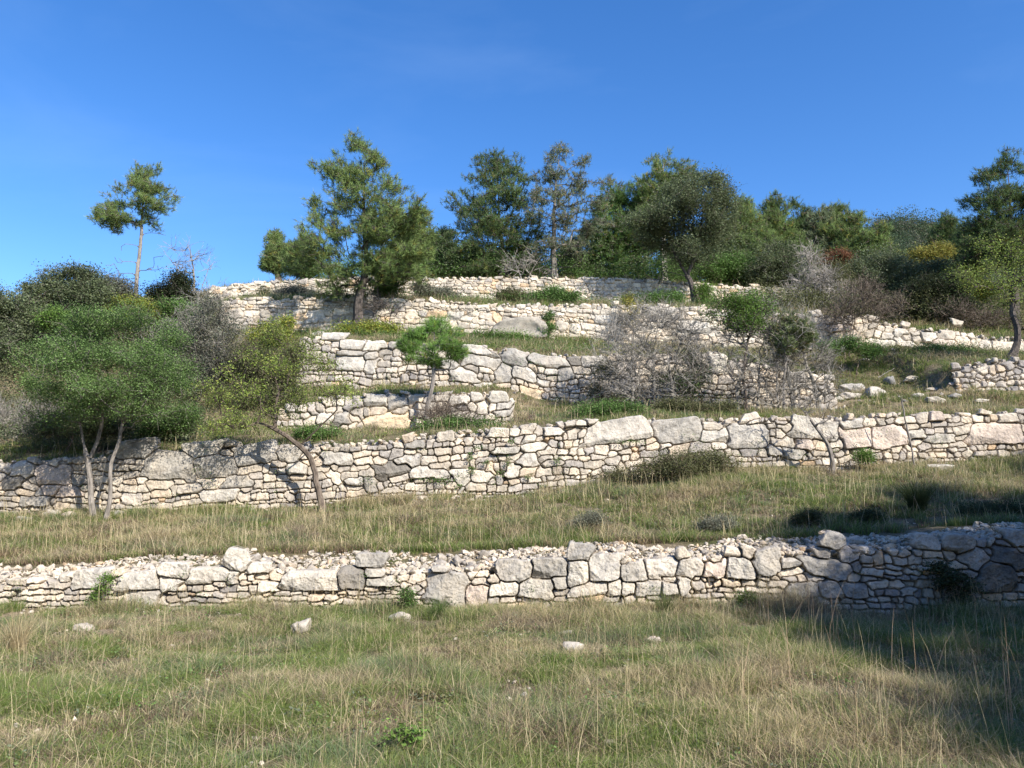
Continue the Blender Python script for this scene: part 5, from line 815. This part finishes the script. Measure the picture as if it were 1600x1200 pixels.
RK = [('round pale rock in the meadow grass at the left, below the lowest wall', 132, 980, 32, 16, None, 'w'), ('upright pale rock in the foreground grass, left of centre', 469, 979, 30, 30, None, 'w'),
 ('white rock against the grass right below the middle of the lowest wall', 625, 964, 42, 20, None, 'w'), ('pointed small pale rock low in the foreground grass', 895, 1012, 42, 24, None, None),
 ('dull little rock half sunk in the meadow, right of the pointed rock', 1018, 1000, 30, 16, None, 'p'), ('greyish mossy rock just above the pointed rock in the grass', 885, 990, 26, 14, None, 'g'),
 ('rounded boulder by itself in front of the second wall at right', 1468, 730, 54, 20, None, None), ('ragged pale stone leaning behind the rounded boulder at right', 1450, 717, 18, 16, None, 'w'),
 ('rounded grey rock in the grass right of the twin pale trunks', 188, 802, 26, 14, None, 'g'), ('low rock pile piece in the grass further right of the twin trunks', 220, 803, 28, 12, None, 'p'),
 ('pale angular rock leaning at the wall foot, left of the twin trunks', 82, 803, 26, 20, None, 'w'), ('pink-grey rock touching the left side of the twin trunks', 106, 806, 22, 20, None, 'p'),
 ('half-buried grey rock in the grass at far left', 36, 812, 30, 14, None, 'g'), ('flat white slab in the grass below the leaning tree, left', 424, 802, 24, 6, None, 'w'),
 ('flat white slab in the grass below the leaning tree, right', 552, 792, 30, 7, None, 'w'), ('flat pale stone in the grass below the white slab in the centre left', 300, 850, 30, 6, None, 'w'),
 ('small bright stone in the golden grass near the second wall, centre', 883, 768, 16, 8, None, 'w'), ('flat grey-white stone beside the small bright stone', 850, 772, 26, 6, None, 'w'),
 ('pale stone lying in the grass below the bramble mound', 1145, 738, 18, 7, None, 'w'), ('flat pinkish stone in the dry grass right of centre', 1180, 752, 16, 4, None, 'p'),
 ('flat stone in the dry grass below the bare sapling', 1400, 744, 22, 6, None, 'p'), ('thin slab right of the bare sapling, at the wall foot', 1385, 733, 22, 7, None, 'w'),
 ('largest grey block of the boulder pile on the right slope', 1330, 606, 44, 20, None, 'g'), ('rounded boulder of the pile on the right slope', 1366, 613, 34, 26, None, None), ('lower pale boulder at the front of the pile on the right slope', 1330, 619, 36, 18, None, 'w'),
 ('small dark block standing above the boulder pile', 1391, 594, 20, 18, None, 'd'), ('small stone at the left foot of the boulder pile', 1309, 623, 20, 12, None, None), ('long tilted pale slab on the slope right of the pile', 1428, 592, 36, 12, None, 'w'),
 ('pair-shaped boulder in the grass, third from the small shaded wall', 1432, 618, 24, 12, None, None), ('wide low boulder in the grass between pile and shaded wall', 1460, 624, 36, 14, None, 'w'),
 ('small grey boulder in the grass nearest the small shaded wall', 1492, 618, 20, 12, None, 'g'), ('low flat boulder in the grass below the small shaded wall', 1532, 626, 26, 9, None, None),
 ('thin pale ledge stone on the slope above the wide low boulder', 1462, 608, 40, 7, None, 'w'), ('small pale ledge stone on the slope beside the shaded wall', 1490, 601, 18, 6, None, 'p'),
 ('pale stone lying on the bare slope under the pinkish wall', 1352, 562, 16, 6, None, 'w'), ('block lying on top of the second wall above the bare sapling', 1222, 645, 24, 14, 17.5, 'g'),
 ('upright small stone on the second wall, between the two largest blocks', 1015, 651, 10, 8, 17.25, None), ('yellowish stone lying on the second wall crest, left of the largest block', 988, 650, 12, 6, 17.25, 'w'),
 ('loose boulder on the slope at the right end of the coarse boulder wall', 1292, 590, 22, 16, None, 'w'), ('pale boulder on the coarse wall crest right of the young pine', 742, 535, 18, 8, 22.8, 'g'),
 ('grey boulder on top of the middle wall, above its left end', 522, 521, 36, 14, 22.85, 'g'), ('large grey boulder between the middle and fourth walls, behind the leaning tree', 492, 515, 26, 22, 24.6, 'g')]
for i, (lab, px, py, w, h, Y, kd) in enumerate(RK):
    rock(lab, px, py, w, h, Y, kd, seed=i, sub=4 if w > 24 else 3, name='boulder' if 'boulder' in lab else 'rock', cat='boulder' if 'boulder' in lab else 'rock')
def rock_grass():
    r = np.random.default_rng(15); P = []; Hh = []; W_ = []
    for g, w in ROCKPOS:
        if g[1] > 24 or abs(g[2]-float(ground_z(g[0], g[1]))) > .05: continue
        n = 110; a = r.uniform(0, 6.28, n); q = w*(.45+.3*r.random(n)); x = g[0]+np.cos(a)*q; y = g[1]+np.sin(a)*q*.8; P.append(np.stack([x, y, ground_z(x, y)-.01], -1)); Hh.append(r.uniform(.05, .17, n)*(1 if g[1] < 12 else 1.3)); W_.append(np.full(n, .0042 if g[1] < 12 else .009))
    P = np.concatenate(P); n = len(P); c = np.where(r.random((n, 1)) < .35, STRAW[r.integers(0, 5, n)], GREEN[r.integers(0, 5, n)])*r.uniform(.75, 1.15, (n, 1)); V, Fc, Cc = blades(P, np.concatenate(Hh), np.concatenate(W_), r.uniform(0, 6.28, n), r.uniform(.1, 1, n), c*.8, c)
    A = Acc(); A.add(V, Fc, Cc); o = A.build('grass', M_GRASS); tag(o, 'longer grass ringing the loose rocks', 'grass', kind='stuff')
rock_grass()
# half-buried wedge boulder at the foot of the fourth wall
def wedge():
    k = 27.2/F; prof = [(764, 522), (770, 508), (786, 500), (812, 495), (836, 496), (852, 503), (857, 515), (855, 530), (764, 530)]
    import bmesh; P = [at(p[0], p[1], 27.15) for p in prof]; bm = bmesh.new(); f0 = [bm.verts.new(tuple(q)) for q in P]; f1 = [bm.verts.new((q[0], q[1]+.7, q[2]-.05)) for q in P]
    fm = [bm.verts.new((q[0]*.96+float(P[4][0])*.04, q[1]-.22, q[2]*.97+float(P[-1][2])*.03)) for q in P]
    n = len(P); bm.faces.new(fm[::-1]); bm.faces.new(f1)
    for i in range(n): j = (i+1) % n; bm.faces.new((f0[i], f0[j], f1[j], f1[i])); bm.faces.new((fm[i], fm[j], f0[j], f0[i]))
    bmesh.ops.recalc_face_normals(bm, faces=bm.faces); bmesh.ops.triangulate(bm, faces=bm.faces); bmesh.ops.subdivide_edges(bm, edges=bm.edges, cuts=4, use_grid_fill=True); bmesh.ops.triangulate(bm, faces=bm.faces)
    bmesh.ops.smooth_vert(bm, verts=bm.verts, factor=.5, use_axis_x=True, use_axis_y=True, use_axis_z=True)
    V = np.array([v.co[:] for v in bm.verts]); Fc = np.array([[v.index for v in f.verts] for f in bm.faces]); bm.free()
    V[:, 1] += (fbm(V[:, 0]*3+V[:, 2]*2, V[:, 2]*5, 5)-.5)*.34; V[:, 2] += (fbm(V[:, 0]*4, V[:, 1]*4, 3)-.5)*.08
    o = mesh_obj('boulder', V, Fc, M_STONE, None, np.broadcast_to((0.40, 0.37, 0.325), V.shape), True); tag(o, 'huge wedge-shaped half-buried boulder at the foot of the fourth wall', 'boulder')
wedge()

# ---------------------------------------------------------------- far hill with its wood
def far_hill():
    xs = np.linspace(20, 260, 90); ys = np.linspace(95, 300, 60); X, Yg = np.meshgrid(xs, ys)
    def hz(X, Y):
        px = X/Y*F*0.93+800; crest = at(1400+0*X, np.interp(px, [1150, 1300, 1350, 1400, 1460, 1530, 1600, 1800], [460, 400, 376, 366, 370, 375, 378, 385]), 165.)[..., 2]
        t = np.clip((Y-95)/70, 0, 1); return np.where(Y < 165, 8+(crest-8)*(t**.85), crest-(Y-165)*.2)+(fbm(X*.06, Y*.06, 4)-.5)*5
    Z = hz(X, Yg); I = np.arange(X.size).reshape(X.shape); q = np.stack([I[:-1, :-1], I[:-1, 1:], I[1:, 1:], I[1:, :-1]], -1).reshape(-1, 4)
    o = mesh_obj('far_hill', np.stack([X, Yg, Z], -1).reshape(-1, 3), q, M_GROUND, None, None, True); tag(o, kind='structure')
    r = np.random.default_rng(9); n = 1900; px = r.uniform(1290, 1640, n); Y = r.uniform(98, 172, n)**1.0; x = (px-800)/F*Y/0.93; z = hz(x, Y); A = Acc(); B = Acc(); m = 230; j = np.repeat(np.arange(n), m)
    sz = r.uniform(1.0, 2.3, n); d = r.normal(size=(n*m, 3)); d /= np.linalg.norm(d, axis=1)[:, None]; d *= r.random((n*m, 1))**.4; hh = r.uniform(.9, 1.7, n)
    P = np.stack([x[j]+d[:, 0]*sz[j], Y[j]+d[:, 1]*sz[j], z[j]+(d[:, 2]*hh[j]+hh[j]+.3)*sz[j]], -1)
    kinds = r.random(n); base = np.where(kinds[:, None] < .5, np.array([[.05, .075, .04]]), np.where(kinds[:, None] < .8, np.array([[.075, .095, .05]]), np.array([[.10, .10, .075]])))*r.uniform(.8, 1.25, (n, 1))
    leaves(A, P, .31, base[j]*1.5*r.uniform(.8, 1.2, (n*m, 1)), r, .6, .8)
    tubes(A, np.stack([x, Y, z-.3], -1), np.stack([x, Y, z+sz*1.4], -1), np.full(n, .16), np.full(n, .06), 4, np.array([.14, .12, .10]))
    o = A.build('forest', M_LEAF); tag(o, 'distant wooded hillside below the right-hand sky', 'forest', kind='stuff')
far_hill()

# ---------------------------------------------------------------- trees behind the photographer that shade the lower right corner, plus added sky-fill blockers
def shade_tree(label, gx, gy, h, blobs, seed, ntar=150, nl=110):
    """crown built around (gx, gy); its shadow falls on the meadow"""
    r = np.random.default_rng(seed); g = np.array([gx, gy, float(ground_z(gx, gy))-.05]); T = []
    for (dx, dy, dz, rad, n) in blobs:
        d = r.normal(size=(n, 3)); d /= np.linalg.norm(d, axis=1)[:, None]; T.append(g+np.array([dx, dy, dz])+d*rad*r.random((n, 1))**.45*np.array([1, 1, .8]))
    T = np.concatenate(T); Nn, par, tid = skeleton([[g, g+[.1, 0, h*.35], g+[0, .1, h*.7]]], T, r, .25); rr = radii(Nn, par, .012, .2, tid)
    root = empty('holm_oak', g, label, 'tree'); A = Acc(); ch = np.where(par >= 0)[0]; tubes(A, Nn[par[ch]], Nn[ch], rr[par[ch]], rr[ch], 6, np.array(BK['grey'])); A.build('trunk', M_BARK, root)
    B = Acc(); j = np.repeat(np.arange(len(T)), nl); leaves(B, T[j]+r.normal(0, .24, (len(j), 3)), .085, lcols('holm', len(j), r), r); B.build('crown', M_LEAF, root)
def from_shadow(px, py, Y, height):
    p = at(px, py, Y); t = height/SUNV[2]; return p+SUNV*t
q = from_shadow(1440, 900, 10.3, 7.0)
BB = []
for dy in (-3.9, -2.8, -1.6, -.4, .8, 1.8, 2.8, 3.8, 4.7):
    for dx in np.arange({3.8: .2, 4.7: 1.4, 2.8: -1.6}.get(dy, -1.3), 6.6, 1.2): BB.append((dx+.25*dy*(dy < 0)*-.3, dy, .6*np.sin(dx*2+dy), .8, 34))
shade_tree('spreading oak out of view at right, throwing its shade over the lowest wall', q[0], q[1], 7.0, [(b[0], b[1], 7.0+b[2]-float(ground_z(q[0], q[1]))*0, b[3], b[4]) for b in BB], 901, nl=130)
for lab, gx, gy, hh, sd2 in (('low oak added out of view to block sky fill, nearest the lowest wall end', 10.2, 7.4, 3.6, 903), ('low dense oak added out of view to block sky fill, under the spreading oak', 9.6, 5.0, 4.0, 904), ('low dense oak added out of view at far right, rearmost sky-fill blocker', 12.6, 6.2, 4.2, 905)):  # added low crowns that keep sky fill off the shaded wall end
    shade_tree(lab, gx, gy, hh, [(0, 0, hh*.8, 1.1, 90), (-.5, .5, hh*.5, .9, 60), (.7, -.4, hh*.55, 1.0, 70), (.2, .9, hh*.65, .9, 60), (-.4, -.8, hh*.65, .9, 60)], sd2, nl=80)
q = from_shadow(1600, 1165, 5.0, 5.0)
def sky_blocker_wood():  # unseen ring of trees added to cut sky fill, kept lower toward the sun
    r = np.random.default_rng(66); A = Acc(); B = Acc()
    for k, a in enumerate(np.linspace(-118, 112, 30)):
        t = radians(a); R0 = r.uniform(17, 22); x, y = R0*sin(t), 6-R0*cos(t)
        if y > 6 and abs(x) < 1.1*y+4: continue
        d = abs(a-40); h = (7.0+min(d, 50)*.10)*r.uniform(.9, 1.1); g = float(ground_z(x, y)) if y < 30 else 0; n = 230; q = r.normal(size=(n, 3)); q /= np.linalg.norm(q, axis=1)[:, None]
        T = np.array([x, y, g+h*.52])+q*r.random((n, 1))**.4*np.array([2.6, 2.6, h*.48]); j = np.repeat(np.arange(n), 26); leaves(A, T[j]+r.normal(0, .3, (len(j), 3)), .30, lcols('holm', len(j), r), r)
        tubes(B, np.array([[x, y, g-.3]]), np.array([[x, y, g+h*.7]]), np.array([.2]), np.array([.08]), 7, np.array(BK['grey']))
    o = A.build('forest', M_LEAF); tag(o, 'dense unseen wood added behind the photographer to cut sky fill', 'forest', kind='stuff')
    o = B.build('sky_blocker_trunks', M_BARK); tag(o, 'trunks of the unseen wood added behind the photographer to cut sky fill', 'forest', kind='stuff')
sky_blocker_wood()
shade_tree('smaller oak out of view at right, shading the bottom right corner', q[0], q[1], 5.0, [(-.1, .2, 4.6, .6, 40), (.8, .3, 5.0, .8, 70), (1.2, -.7, 4.5, .8, 60)], 902)
